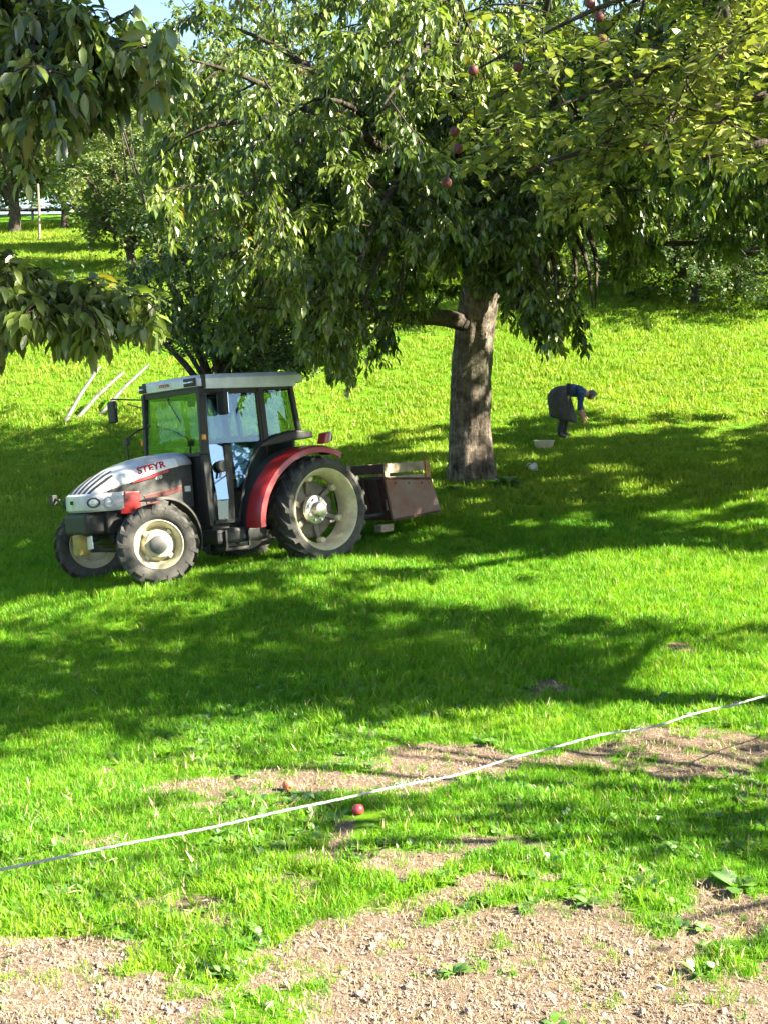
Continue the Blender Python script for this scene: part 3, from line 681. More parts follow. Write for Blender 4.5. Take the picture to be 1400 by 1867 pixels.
limbs += [l for l in ellipsoid_limbs(rng, s0, (LB[0] - .2, LB[1] + .2, LB[2] + 4.4), (3.6, 3.2, 2.4), 9, .09, -.3, .6) if topix(l[0][-1:])[0][0] < -80]
low_l = [l for l in limbs[:8] if 480 < topix(l[0][-3:-2])[1][0] < 640]; limbs = [l for l in limbs if not any(l is q for q in low_l)]
tubes, CP, CD = foliate(rng, limbs, 16, .55, 7, .30, .075, 1.3, .25, keep_left, 70, .10)
tb2, CP2, CD2 = foliate(rng, low_l + low_l, 26, .36, 7, .20, .06, 1.2, .3, keep_left)
tubes += tb2; CP = np.concatenate([CP, CP2]); CD = np.concatenate([CD, CD2])
ok = keep_left(CP); CP, CD = CP[ok], CD[ok]
wood('trunk', tubes, M['bark_dark'], lt, tl)
LV = cluster_leaves(rng, CP, CD, 5, .132, 'hang')
add_leaves(lt, 'crown', M['cherry_leaf'], LEAF_LONG, LV, 300)
print('left leaves', len(LV[0]))

# --- apple tree reaching in from the right, trunk outside the picture
rng = np.random.default_rng(13)
AB = np.array([5.6, 10.2, 0.]); AB[2] = float(zg(AB[0], AB[1]))
ap = empty('apple_tree', (0, 0, 0)); tag(ap, 'apple tree with sunlit yellowish leaves and red apples at upper right', 'tree')
lb2 = below([(760, 330), (860, 350), (960, 385), (1060, 400), (1110, 420), (1150, 330), (1250, 330), (1330, 300), (1400, 340), (1500, 360)])
def keep_apple(P):
    px, row, d = topix(P); return (px > 770) & (row < np.where(px > 1460, 480, lb2(px)))
ta = bark_tube([AB + np.array([0, 0, -.3]), AB, AB + np.array([-.1, 0, 1.2]), AB + np.array([-.25, 0, 2.4])], [.30, .24, .20, .18], 24, 8, .10, .3)
s0 = AB + np.array([-.25, 0, 2.4])
limbs = [(smooth_path([s0, at(1700, 180, 10.0), at(1450, 150, 9.7), at(1250, 210, 9.5), at(1080, 270, 9.4), at(900, 330, 9.3)], 14), .05, .008),
         (smooth_path([s0, at(1700, 120, 9.8), at(1450, 60, 9.5), at(1200, 120, 9.3), at(1000, 200, 9.1)], 14), .05, .008),
         (smooth_path([s0, at(1700, 0, 10.4), at(1400, -80, 10.2), at(1100, 0, 10.3), at(860, 130, 10.6)], 14), .05, .008),
         (smooth_path([s0, at(1700, 240, 9.6), at(1500, 240, 9.3), at(1380, 260, 9.0), at(1280, 290, 8.9)], 12), .07, .01),
         (smooth_path([s0, at(1600, -100, 9.8), at(1350, -120, 9.4), at(1300, 20, 9.0), at(1380, 100, 8.8)], 12), .08, .01)]
limbs += ellipsoid_limbs(rng, s0, (AB[0] - .2, AB[1] + 1.0, AB[2] + 5.6), (4.0, 2.0, 2.4), 22, .08, -.5, .5)
tubes, CP, CD = foliate(rng, limbs, 9, .9, 7, .40, .07, .7, .22, keep_apple, 60, .14)
ok = keep_apple(CP) & shade_keep(CP, rng, .25); CP, CD = CP[ok], CD[ok]
wood('trunk', tubes, M['bark_dark'], ap, ta)
LV = cluster_leaves(rng, CP, CD, 6, .088, 'spread')
add_leaves(ap, 'crown', M['apple_leaf'], LEAF_ROUND, LV, 300)
print('apple leaves', len(LV[0]))
def apple_mesh(r):
    prof = [(0.0, .82), (.16, .93), (.42, 1.0), (.72, .86), (.93, .5), (1.0, .1), (.94, -.32), (.76, -.68), (.5, -.88), (.22, -.9), (0.0, -.80)]
    n = 20; V = []; Fc = []
    for k in range(n):
        a = 2 * math.pi * k / n
        for q, z in prof: V.append((q * math.cos(a) * r, q * math.sin(a) * r, z * r * .92))
    m = len(prof)
    for k in range(n):
        for j in range(m - 1): Fc.append((k * m + j, k * m + j + 1, ((k + 1) % n) * m + j + 1, ((k + 1) % n) * m + j))
    me = bpy.data.meshes.new('apple'); me.from_pydata(V, [], Fc)
    bm = bmesh.new(); bm.from_mesh(me); bmesh.ops.remove_doubles(bm, verts=bm.verts, dist=1e-5); bmesh.ops.recalc_face_normals(bm, faces=bm.faces); bm.to_mesh(me); bm.free()
    me.polygons.foreach_set('use_smooth', np.ones(len(me.polygons), bool)); return me
am = apple_mesh(.034); am.materials.append(M['apple'])
for (px, row, Y) in [(862, 128, 9.0), (944, 122, 9.0), (828, 240, 9.3), (834, 271, 9.2), (813, 333, 9.2), (1096, 72, 8.9), (1092, 30, 8.9), (1076, 6, 8.9), (1318, 98, 8.6), (1182, 268, 8.9)]:
    o = bpy.data.objects.new('apple', am); C.objects.link(o); o.parent = ap; o.location = at(px, row, Y + .25); o.rotation_euler = (.3 * math.sin(px), .3 * math.cos(px), px); o.scale = (1 + .12 * math.sin(px * 3), 1, 1 + .1 * math.cos(px * 5))
    MB().tube([(0, 0, .028), (.006, 0, .055), (.004, .004, .085)], .0025, 5).build('stalk', M['bark_dark'], o)

# --- the other orchard trees
def orchard_tree(name, seed, base, h, rad, leafL, nl, mat, label, group=None, prune=None, nlimb=13, nsec=6, ntw=5, low=-.6, trunk_h=None, trunk_r=.17, tw=.55, off=(0, 0), kind='any', tpl=None, step=.13, leak=.06, t0=.25, clothe=0):
    rng = np.random.default_rng(seed); b = np.array([base[0], base[1], float(zg(base[0], base[1]))])
    o = empty(name, tuple(b)); tag(o, label, 'tree', group)
    th = trunk_h or h * .28; z = np.zeros(3)
    tb = bark_tube([z + np.array([0, 0, -.3]), z, np.array([.05, .03, th * .5]), np.array([off[0] * .1, off[1] * .1, th])], [trunk_r * 1.35, trunk_r * 1.1, trunk_r * .9, trunk_r * .8], 16, seed, .1, .25)
    zc = th + (h - th) * .5
    limbs = ellipsoid_limbs(rng, (off[0] * .1, off[1] * .1, th * .95), (off[0], off[1], zc), (rad[0], rad[1], (h - th) * .55), nlimb, trunk_r * .5, low, .35)
    kp = (lambda P: prune(P + b)) if prune else None
    if kp: limbs = [l for l in limbs if kp(l[0][-1:])[0] and kp(l[0][-4:-3])[0]]
    tubes, CP, CD = foliate(rng, limbs, nsec, max(rad) * .38, ntw, tw, step, .9, t0, kp, clothe, .3)
    ok = shade_keep(CP + b, rng, leak)
    if prune: ok &= prune(CP + b)
    CP, CD = CP[ok], CD[ok]
    wood('trunk', [u for u in tubes if u[2] > 3], M['bark_dark'], o, tb)
    LV = cluster_leaves(rng, CP, CD, nl, leafL, kind)
    c = link('crown', leaf_mesh('crown', tpl or LEAF_FAR, *LV), mat, o); c['kind'] = 'stuff'
    print(name, len(LV[0])); return o
lm = below([(0, 560), (160, 640), (200, 625), (330, 645), (380, 650), (480, 690), (560, 690), (640, 640), (720, 620), (800, 600)])
def prune_mid(P):
    px, row, d = topix(P); return (row < lm(px)) & ~((px > -90) & (px < 240) & (row > 230) & (row < 470)) & (px < 840)
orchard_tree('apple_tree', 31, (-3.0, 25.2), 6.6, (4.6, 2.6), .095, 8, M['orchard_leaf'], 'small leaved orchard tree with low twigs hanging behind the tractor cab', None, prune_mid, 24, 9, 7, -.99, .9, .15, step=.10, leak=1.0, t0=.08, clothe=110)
def prune_right(P):
    px, row, d = topix(P); return row < np.interp(px, [1000, 1080, 1150, 1300, 1420], [430, 520, 548, 560, 560]) + 45 * (np.sin(px * .11) > .75)
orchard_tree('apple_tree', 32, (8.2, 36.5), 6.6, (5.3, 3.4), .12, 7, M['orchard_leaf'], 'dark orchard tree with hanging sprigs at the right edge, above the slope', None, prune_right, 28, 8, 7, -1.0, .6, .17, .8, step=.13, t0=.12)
def shades_left(P):  # keeps only leaves whose shade can reach the left cherry
    px, row, d = topix(P); sx, sr, sd = shadow_pix(P); S = np.array(SUN_DIR); Q = P - S * ((P[:, 0] - 2.0) / S[0])[:, None]
    return ((px > 1480) | (d < .5)) & ((sx < -15) | (sr > 1900)) & (Q[:, 1] < 8.1)
orchard_tree('shade_tree', 36, (6.4, 3.4), 13.2, (3.6, 2.6), .17, 6, M['orchard_leaf'], 'unseen tall tree added beyond the right edge to shade the left cherry branches', None, shades_left, 18, 7, 6, -.6, 6.6, .24, .55, (0, 2.4), step=.12)  # added out of view, only to shade the left cherry branches
def off_right(P):
    px, row, d = topix(P); return (px > 1460) | (row < 420)
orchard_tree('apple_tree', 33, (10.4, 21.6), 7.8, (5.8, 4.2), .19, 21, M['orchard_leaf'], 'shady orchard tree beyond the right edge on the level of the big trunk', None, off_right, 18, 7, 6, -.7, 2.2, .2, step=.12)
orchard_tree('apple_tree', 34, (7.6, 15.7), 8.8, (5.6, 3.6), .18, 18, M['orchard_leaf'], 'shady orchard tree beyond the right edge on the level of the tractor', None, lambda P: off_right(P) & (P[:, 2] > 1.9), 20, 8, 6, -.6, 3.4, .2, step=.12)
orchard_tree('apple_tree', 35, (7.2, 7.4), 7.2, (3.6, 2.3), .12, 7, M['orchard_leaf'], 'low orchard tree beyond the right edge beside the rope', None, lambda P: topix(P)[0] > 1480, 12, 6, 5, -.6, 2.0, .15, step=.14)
# hillside row
TREES = [((-15.9, 60), 10.5, (4.3, 3.5), 'leafy tree with a dark trunk at the far left edge of the hilltop'), ((-14.1, 61.5), 8.6, (3.4, 3), 'slim leafy tree beside the white stake on the hilltop'),
         ((-9.6, 66), 9.8, (4.2, 3.5), 'pale sunlit tree on the hilltop above the tractor cab'), ((-3.6, 62), 12.5, (4.6, 4), 'tall sunlit tree on the hilltop just right of the sky gap'),
         ((3.0, 58), 12, (4.8, 4), 'broad tree on the hilltop behind the big cherry crown'), ((9.5, 60), 12, (4.8, 4), 'sunlit tree on the hilltop right of the big cherry trunk'),
         ((16, 57), 12.5, (5, 4), 'tall tree on the hilltop at the right edge'), ((-2.2, 42), 7.4, (3.8, 3), 'smaller orchard tree halfway up the slope, left of the cherry trunk'), ((3.2, 41), 7.4, (3.8, 3.2), 'smaller orchard tree halfway up the slope, right of the cherry trunk'), ((9.0, 43), 7.4, (3.8, 3), 'smaller orchard tree halfway up the slope, near the right edge'), ((-9.3, 52), 5.2, (2.7, 2.2), 'rounded sunlit bush tree on the slope below the left hilltop trunks'), ((-8.4, 46), 5.6, (3.0, 2.6), 'low bushy tree halfway up the slope, behind the leaning poles'),
         ((-19.5, 73), 10, (5.0, 3.4), 'tree crown behind the left edge tree on the hilltop'), ((-12.8, 75), 10, (5.4, 3.4), 'farthest tree glimpsed between the left hilltop trunks')]
def prune_sky(P):
    px, row, d = topix(P); return ~((px > 172) & (px < 288) & (row < 26)) & ~((px < 135) & (row > 385))
for i, (b, h, rd, lab) in enumerate(TREES):
    orchard_tree('orchard_tree', 50 + i, b, h, rd, .22 if b[1] > 50 else .17, 7, M['far_leaf'], lab, 'trees up the slope', prune_sky, 16, 7, 6, -.95 if b[1] < 50 or b[1] > 70 else -.8, h * (.12 if b[1] < 50 else .05 if b[1] > 70 else .16), .26 if i == 0 else .17, .7, (0, 0), 'any', None, .16)
orchard_tree('rusty_shrub', 71, (-10.1, 56), 4.8, (1.2, 1.1), .14, 4, M['rust_leaf'], 'shrub with rusty brown leaves between the hilltop trees', None, prune_sky, 7, 4, 4, -.5, .8, .06, .5, (0, 0), 'any', None, .2)

# ------------------------------------------------------------------ tractor (local: x forward, y left, z up, origin under the rear axle)
TR = empty('tractor'); TR.matrix_world = TR_M
tag(TR, 'silver and red compact tractor with glazed cab parked on the grass', 'tractor')
def text_mesh(body, size, mat, mtx, parent, name, extr=.001, shear=0.0, sx=1.0):
    cu = bpy.data.curves.new(name, 'FONT'); cu.body = body; cu.size = size; cu.extrude = extr; cu.align_x = 'CENTER'; cu.align_y = 'CENTER'; cu.shear = shear; cu.offset = size * .03
    tmp = bpy.data.objects.new('tmp', cu); C.objects.link(tmp); dg = bpy.context.evaluated_depsgraph_get(); dg.update()
    me = bpy.data.meshes.new_from_object(tmp.evaluated_get(dg)); bpy.data.objects.remove(tmp)
    me.transform(Matrix.Diagonal((sx, 1, 1, 1)))
    me.materials.clear(); me.materials.append(mat); o = link(name, me, None, parent); o.matrix_basis = mtx; return o
def frame(origin, xdir, normal):
    z = Vector(normal).normalized(); x = Vector(xdir); x = (x - z * x.dot(z)).normalized(); y = z.cross(x)
    m = Matrix((x, y, z)).transposed().to_4x4(); m.translation = Vector(origin); return m

# bonnet: sections from the cab to the nose
BX = [1.46, 1.6, 1.8, 2.0, 2.2, 2.36, 2.5, 2.62, 2.71, 2.78, 2.82]
BT = [1.455, 1.452, 1.44, 1.412, 1.366, 1.312, 1.247, 1.175, 1.11, 1.045, 1.00]   # top of centre line
BW = [.37, .372, .375, .378, .378, .374, .364, .348, .325, .285, .225]
BS = [1.30, 1.292, 1.268, 1.225, 1.18, 1.13, 1.10, 1.065, 1.05, 1.03, .99]           # lower edge of the silver skin
def b_at(x, tab): return float(np.interp(x, BX, tab))
def bonnet_z(x, y):
    w = b_at(x, BW); q = min(abs(y) / w, 1); return b_at(x, BS) + (b_at(x, BT) - b_at(x, BS)) * (1 - q ** 2.6) ** (1 / 1.9)
secs = []
for x in BX:
    w = b_at(x, BW); pts = []
    for k in range(21):
        y = -w * math.cos(math.pi * k / 20); pts.append((x, y, bonnet_z(x, y)))
    secs.append(pts)
mb = MB(); mb.loft(secs, closed=False)
bon = mb.build('bonnet', M['silver'], TR, smooth=50)
so = bon.modifiers.new('solid', 'SOLIDIFY'); so.thickness = .018; so.offset = -1
for y in (-.235, -.12, 0.0, .12, .235):                       # black cooling slots over the nose
    a = []; hw = .026
    for x in np.linspace(2.46 - .06 * (abs(y) < .2), 2.795, 12):
        w = hw * min(1, .25 + (x - 2.38) * 5); yy = y * (1 - .15 * max(0, x - 2.6) / .2)
        sc2 = lambda q, d: (x + .004, q, bonnet_z(x, q) + d)
        a.append([sc2(yy - w, .004), sc2(yy + w, .004), sc2(yy + w, -.01), sc2(yy - w, -.01)])
    MB().loft(a).build('grille_slot', M['black_plastic'], TR, smooth=40)
# dark side grilles under the silver skin
for sgn in (1, -1):
    q = [(1.46, .80), (1.46, 1.30), (1.8, 1.27), (2.2, 1.185), (2.36, 1.14), (2.52, 1.10), (2.60, 1.05), (2.44, 1.04), (2.40, .80)]
    MB().prism(q, sgn * .30, sgn * .358).build('side_grille', M['grey_mesh'], TR, .006)
    q = [(2.40, 1.045), (2.20, 1.04), (2.19, .80), (2.26, .765), (2.47, .80), (2.46, .86)]
    MB().prism(q, sgn * .31, sgn * .372).build('side_panel', M['red_paint'], TR, .012)
    MB().prism([(2.15, .98), (1.62, 1.06), (1.62, 1.00), (2.12, .90)], sgn * .31, sgn * .366).build('trim_strip', M['red_dark'], TR, .004)
    MB().prism([(2.12, .90), (1.92, .93), (1.95, .86), (2.10, .82)], sgn * .31, sgn * .366).build('trim_strip', M['red_dark'], TR, .004)
    # red wedge under the name
    MB().prism([(1.80, 1.262), (1.80, 1.232), (2.04, 1.175), (2.30, 1.132), (2.29, 1.15), (2.05, 1.212)], sgn * .3595, sgn * .3815).build('stripe', M['decal_red'], TR)
MB().box((1.5, .355, .985), (1.58, .364, 1.05)).build('maker_plate', M['white_plastic'], TR, .002)
# white decal field + lettering on the visible flank
def flank(x, z, out=.004):
    w = b_at(x, BW); zs, zt = b_at(x, BS), b_at(x, BT); f = min(max((z - zs) / (zt - zs), 0), .999)
    return (x, w * (1 - f ** 1.9) ** (1 / 2.6) + out, z)
P = []
for x in np.linspace(1.66, 2.36, 40):
    P.append([flank(x, b_at(x, BS) + (b_at(x, BT) - b_at(x, BS)) * f) for f in np.linspace(0.0, .62, 16)])
MB().loft(P, closed=False).build('name_panel', M['decal_white'], TR, smooth=60)
def on_flank(me, x0, z0, slope, off):
    for v in me.vertices:
        u, h, d = v.co; x = x0 - u; z = z0 + h + slope * u; f = flank(x, z, off); v.co = (f[0], f[1] + d, f[2])
for body, size, x0, z0, slope, mt, sx in (('STEYR', .10, 2.02, 1.292, .165, 'decal_red', 1.35), ('470', .055, 1.93, 1.172, .16, 'decal_white', 1.2)):
    cu = text_mesh(body, size, M[mt], Matrix(), TR, 'lettering', .0008, .15, sx)
    if body == 'STEYR': on_flank(cu.data, x0, z0, slope, .010)
    else:
        for v in cu.data.vertices: u, h, d = v.co; v.co = (x0 - u, .3605 + d, z0 + h + slope * u)
# nose band with headlamps
out = [(2.43, .378), (2.58, .372), (2.70, .345), (2.79, .285), (2.84, .19), (2.865, .07)]; out = out + [(x, -y) for x, y in out[::-1]]
def ring(z, k, dx): return [(2.3 + (x - 2.3) * k + dx, y * (1 if k == 1 else k), z) for x, y in out]
MB().loft([ring(.845, .965, -.01), ring(.87, 1, 0), ring(.96, 1.004, 0), ring(1.03, .995, -.005), ring(1.05, .96, -.02)]).build('nose_panel', M['silver'], TR, smooth=40)
for sgn in (1, -1):
    for (cx, cy, nx, ny, rw, rh) in ((2.775, .305, .62, .78, .075, .058), (2.62, .372, .17, .98, .05, .062)):
        m4 = frame((cx, sgn * cy, .95), (-ny, sgn * nx, 0), (nx, sgn * ny, 0)); ring_ = []; lens = []
        b1 = MB(); b2 = MB(); n = 24
        for k in range(n): a = 2 * math.pi * k / n; ring_.append((rw * math.cos(a), rh * math.sin(a)))
        b1.add([m4 @ Vector((x, y, -.02)) for x, y in ring_] + [m4 @ Vector((x, y, .010)) for x, y in ring_] + [m4 @ Vector((x * .8, y * .8, .010)) for x, y in ring_] + [m4 @ Vector((x * .78, y * .78, -.004)) for x, y in ring_],
               [(k + j * n, (k + 1) % n + j * n, (k + 1) % n + (j + 1) * n, k + (j + 1) * n) for j in range(3) for k in range(n)])
        hl = b1.build('headlight', M['grey_mesh'] if cx > 2.7 else M['silver'], TR, smooth=40)
        rs = [[m4 @ Vector((x * .79 * f, y * .79 * f, zz)) for x, y in ring_] for f, zz in ((1, -.003), (.75, .008), (.4, .013), (.05, .015))]
        b2.loft(rs).build('lens', M['lamp'], hl, smooth=60)
MB().lathe([(.0, .02), (.022, .02), (.022, -.02), (.0, -.02)], 14).build('emblem', M['black_plastic'], TR).matrix_basis = frame((2.87, 0.0, .96), (0, 0, 1), (0, 1, 0)) @ Matrix.Rotation(R(90), 4, 'Z')

# chassis: engine, gearbox, axle beams, front carrier
MB().box((1.35, -.26, .45), (2.55, .26, .95)).box((2.2, -.31, .58), (2.62, .31, .86)).build('engine_block', M['black_metal'], TR, .03)
MB().box((-.32, -.22, .42), (1.4, .22, .95)).build('gearbox', M['black_metal'], TR, .04)
MB().tube([(0, -.8, .635), (0, .8, .635)], .11, 14).build('rear_axle', M['black_metal'], TR, smooth=40)
MB().box((2.14, -.62, .34), (2.32, .62, .50)).box((2.05, -.2, .4), (2.45, .2, .62)).build('front_axle', M['black_metal'], TR, .03)
MB().box((2.5, -.25, .58), (2.86, .25, .84)).box((2.62, -.17, .50), (2.80, .17, .60)).build('front_carrier', M['black_plastic'], TR, .06, seg=3)
tow = MB(); tow.box((2.76, -.02, .36), (2.90, .14, .60)); tow.build('tow_hook', mat_basic('yellow_dirty', (.36, .27, .06), .7, dirt=(.16, .12, .05), dirt_amt=.8), TR, .02)
MB().box((2.78, .16, .40), (2.80, .30, .55)).build('warning_plate', M['white_plastic'], TR, .01).rotation_euler = (.12, 0, 0)
MB().tube([(2.8, -.40, 1.0), (2.80, -.46, 1.0), (2.80, -.50, 1.02)], .015, 8).box((2.78, -.57, .94), (2.84, -.49, 1.06)).build('marker_lamp', M['black_plastic'], TR, .012)
MB().box((.70, .32, .34), (1.44, .74, .52)).build('fuel_tank', M['black_plastic'], TR, .04)
MB().box((.98, .56, .26), (1.36, .78, .295)).box((.99, .75, .26), (1.02, .78, .5)).box((1.32, .75, .26), (1.35, .78, .5)).build('step', M['black_metal'], TR, .006)
MB().box((.70, -.74, .34), (1.44, -.32, .52)).build('battery_box', M['black_plastic'], TR, .04)

# wheels
def make_wheel(pos, rad, rim_r, wid, steer, side, lugs, front):
    w = empty('wheel', pos); w.parent = TR; w.rotation_euler = (0, 0, steer + (0 if side > 0 else math.pi))
    h = wid / 2; b = rad - .035
    prof = [(rim_r - .005, h * .80), (rim_r + .02, h * .93), (rim_r + (b - rim_r) * .45, h * 1.04), (rim_r + (b - rim_r) * .8, h * 1.0), (b - .012, h * .88), (b, h * .6), (b + .006, 0)]
    prof = prof + [(r, -y) for r, y in prof[-2::-1]]
    ty = MB(); ty.lathe(prof, 72)
    for k in range(lugs):
        for sd in (1, -1):
            a0 = 2 * math.pi * (k + (.5 if sd < 0 else 0)) / lugs; da = 1.05 * 2 * math.pi / lugs; dw = .34 * 2 * math.pi / lugs
            def pt(a, r, y): return (r * math.cos(a), y, r * math.sin(a))
            chain = [(0.02, a0 - .0, b - .01, rad), (.55, a0 - da * .45, b - .015, rad), (.93, a0 - da * .8, b - .03, rad - .012), (1.06, a0 - da * .88, b - .075, b - .055)]
            secs2 = [[pt(a - dw / 2, r0, sd * y * h), pt(a + dw / 2, r0, sd * y * h), pt(a + dw * .4, r1, sd * y * h), pt(a - dw * .4, r1, sd * y * h)] for y, a, r0, r1 in chain]
            ty.loft(secs2)
    ty.build('tyre', M['tyre'], w, smooth=30)
    # rim: outer lip, deep barrel, inner lip
    g = h * .86
    rim = [(rim_r + .012, g), (rim_r + .012, g - .012), (rim_r - .018, g - .02), (rim_r - .03, g - .06), (rim_r - .055, g - .075), (rim_r - .06, 0), (rim_r - .05, -g + .07), (rim_r - .02, -g + .05), (rim_r + .01, -g), (rim_r + .004, -g - .008),
           (rim_r - .032, -g + .03), (rim_r - .075, -g + .07), (rim_r - .078, 0), (rim_r - .072, g - .085), (rim_r - .045, g - .05), (rim_r - .022, g - .005), (rim_r, g + .008)]
    rm = MB().lathe(rim, 64).build('rim', M['rim'], w, smooth=40)
    if front:
        dy = .02
        MB().lathe([(rim_r - .07, dy), (rim_r - .09, dy + .015), (.165, dy + .05), (.15, dy + .07), (.10, dy + .07), (.10, dy), (.15, dy), (rim_r - .07, dy - .02)], 48).build('wheel_disc', M['rim'], w, smooth=35)
        hx = MB(); n = 6; o1 = [(.168 * math.cos(R(60) * k), .168 * math.sin(R(60) * k)) for k in range(6)]
        hx.add([(x, dy + .055, z) for x, z in o1] + [(x * .97, dy + .085, z * .97) for x, z in o1], [tuple(range(5, -1, -1)), tuple(range(6, 12))] + [(k, (k + 1) % 6, (k + 1) % 6 + 6, k + 6) for k in range(6)])
        hx.build('hub_plate', M['rim'], w, .008)
        MB().lathe([(0, .19), (.07, .19), (.098, .17), (.104, .10), (.104, .02), (0, .02)], 28, close=False).build('hub_cap', mat_basic('hub_grey', (.10, .10, .10), .6, dirt=(.05, .05, .05)), w, smooth=40)
        for k in range(4):
            a = R(45 + 90 * k); q = rim_r - .085
            MB().box((-.022, dy, -.03), (.022, dy + .05, .03)).build('rim_lug', M['rim'], w, .006).matrix_basis = Matrix.Translation((q * math.cos(a), 0, q * math.sin(a))) @ Matrix.Rotation(-a, 4, 'Y')
    else:
        dy = -.15                                                   # disc sits deep in the barrel
        MB().lathe([(.36, dy - .01), (.35, dy + .012), (.30, dy + .03), (.24, dy + .02), (.16, dy + .05), (.10, dy + .05), (.10, dy), (.3, dy), (.36, dy - .03)], 56).build('wheel_disc', M['rim_shaded'], w, smooth=35)
        MB().lathe([(0, .10), (.06, .10), (.085, .08), (.10, 0), (.17, -.02), (.185, -.05), (0, -.05)], 32, close=False).build('hub', M['steel'], w, smooth=40)
        for k in range(8):
            a = R(22 + 45 * k); MB().lathe([(0, .0), (.016, 0), (.016, -.03), (0, -.03)], 8, cy=.02, close=False).build('wheel_nut', M['steel'], w).location = (.135 * math.cos(a), 0, .135 * math.sin(a))
        for k in range(6):                                           # brackets that carry the rim, and clamp plates
            a = R(80 + 60 * k); mt = Matrix.Rotation(-a, 4, 'Y')
            q = MB(); q.hexa([(.18, dy + .015, -.045), (rim_r - .06, dy + .03, -.028), (rim_r - .06, dy + .03, .028), (.18, dy + .015, .045), (.18, dy + .05, -.04), (rim_r - .06, dy + .085, -.022), (rim_r - .06, dy + .085, .022), (.18, dy + .05, .04)])
            q.build('bracket', M['rim_shaded'], w, .008).matrix_basis = mt
            MB().lathe([(0, .05), (.04, .05), (.045, .03), (.045, -.03), (0, -.03)], 14, close=False).build('clamp', M['rim'], w, smooth=40).matrix_basis = mt @ Matrix.Translation((rim_r - .10, dy + .09, 0))
    return w
make_wheel((0, .85, .635), .66, .495, .40, 0, 1, 20, False); make_wheel((0, -.85, .635), .66, .495, .40, 0, -1, 20, False)
make_wheel((2.235, .70, .43), .46, .272, .29, R(-29), 1, 17, True); make_wheel((2.235, -.70, .43), .46, .272, .29, R(-29), -1, 17, True)

# mudguards
def arc_strip(cx, cz, r, a0, a1, y0, y1, th, n=18, lip=0.0):
    s_ = []
    for k in range(n + 1):
        a = R(a0 + (a1 - a0) * k / n); c_, s2 = math.cos(a), math.sin(a)
        def q(rr, y): return (cx + rr * c_, y, cz + rr * s2)
        s_.append([q(r, y0), q(r, y1), q(r - lip, y1 + .004), q(r - lip, y1 - th), q(r - th, y1 - th - .002), q(r - th, y0)])
    return MB().loft(s_)
for sg in (1, -1):
    f_ = [(-16, 118)]
    arc = arc_strip(0.03, .645, .80, -14, 30, .62, 1.0, .02, 10, .09)
    S = []
    for k in range(25):                                              # red rear fender: rises from the sill, over the tyre
        t_ = k / 24; a = R(-6 + 124 * t_); r = .985 - .16 * math.sin(min(1, t_ * 1.3) * math.pi / 2) ** 1.2 + .0 * t_
        cx, cz = .03, .60
        def q(rr, y): return (cx + rr * math.cos(a), sg * y, cz + rr * math.sin(a))
        S.append([q(r, .74), q(r - .004, .93), q(r - .03, .985), q(r - .095, .995), q(r - .095, .975), q(r - .045, .965), q(r - .025, .92), q(r - .022, .74)])
    MB().loft(S).build('rear_fender', M['red_paint'], TR, smooth=45)
    S = []
    for k in range(25):
        t_ = k / 24; a = R(-8 + 128 * t_); r = .982 - .16 * math.sin(min(1, t_ * 1.3) * math.pi / 2) ** 1.2
        def q(rr, y): return (.03 + rr * math.cos(a), sg * y, .60 + rr * math.sin(a))
        S.append([q(r, .56), q(r, .738), q(r - .02, .738), q(r - .02, .56)])
    MB().loft(S).build('inner_fender', M['black_plastic'], TR, smooth=45)
    MB().prism([(.70, 1.44), (.62, 1.50), (.40, 1.575), (.12, 1.625), (-.14, 1.60), (-.16, 1.52), (.10, 1.50), (.45, 1.46)], sg * .50, sg * .70).build('fender_shelf', M['black_plastic'], TR, .02)
    lampb = MB().prism([(-.19, 1.44), (-.11, 1.43), (-.15, 1.56), (-.22, 1.57)], sg * .80, sg * .94).build('lamp_bracket', M['red_paint'], TR, .01)
    MB().prism([(-.215, 1.46), (-.19, 1.455), (-.225, 1.575), (-.25, 1.575)], sg * .79, sg * .95).build('tail_lamp', M['white_plastic'], lampb, .008)
    MB().box((-.29, sg * .84, 1.46), (-.25, sg * .90, 1.55)).build('work_lamp', M['black_plastic'], lampb, .01)
    S = []                                                            # black front mudguard, turned with the wheel
    for k in range(17):
        a = R(70 + 128 * k / 16)
        def q(rr, y): return (2.20 + rr * math.cos(a) * 1.0, sg * y, .46 + rr * math.sin(a))
        S.append([q(.50, .60), q(.505, .70), q(.50, .82), q(.47, .835), q(.47, .825), q(.488, .81), q(.49, .70), q(.488, .60)])
    fm = MB().loft(S).build('front_mudguard', M['black_plastic'], TR, smooth=45)
    MB().tube([(2.23, sg * .55, .48), (2.0, sg * .58, .75), (1.98, sg * .66, .93)], .016, 6).build('mudguard_stay', M['black_metal'], fm)

# cab
CW = .585
def pillar(name, pts, a=.07, b=.06, mat='black_plastic'):
    m = MB()
    for p_, q_ in zip(pts[:-1], pts[1:]): m.bar(p_, q_, b, a, (1, 0, 0))
    return m.build(name, M[mat], TR, .012)
for sg in (1, -1):
    pillar('front_pillar', [(1.40, sg * .60, .56), (1.425, sg * .595, 1.40), (1.405, sg * CW, 2.19)], .095)
    pillar('middle_pillar', [(.52, sg * .60, 1.50), (.55, sg * CW, 2.19)], .085)
    pillar('rear_pillar', [(-.01, sg * .595, 1.57), (.075, sg * CW, 2.19)], .06)
MB().box((-.05, -.6, .50), (1.40, .6, .57)).build('cab_floor', M['black_plastic'], TR, .01)
MB().prism([(1.36, .57), (1.40, .57), (1.42, 1.40), (1.38, 1.40)], -.55, .55).build('front_bulkhead', M['black_plastic'], TR)
MB().bar((1.455, -.58, 1.405), (1.455, .58, 1.405), .05, .05).build('windscreen_sill', M['black_plastic'], TR, .01)
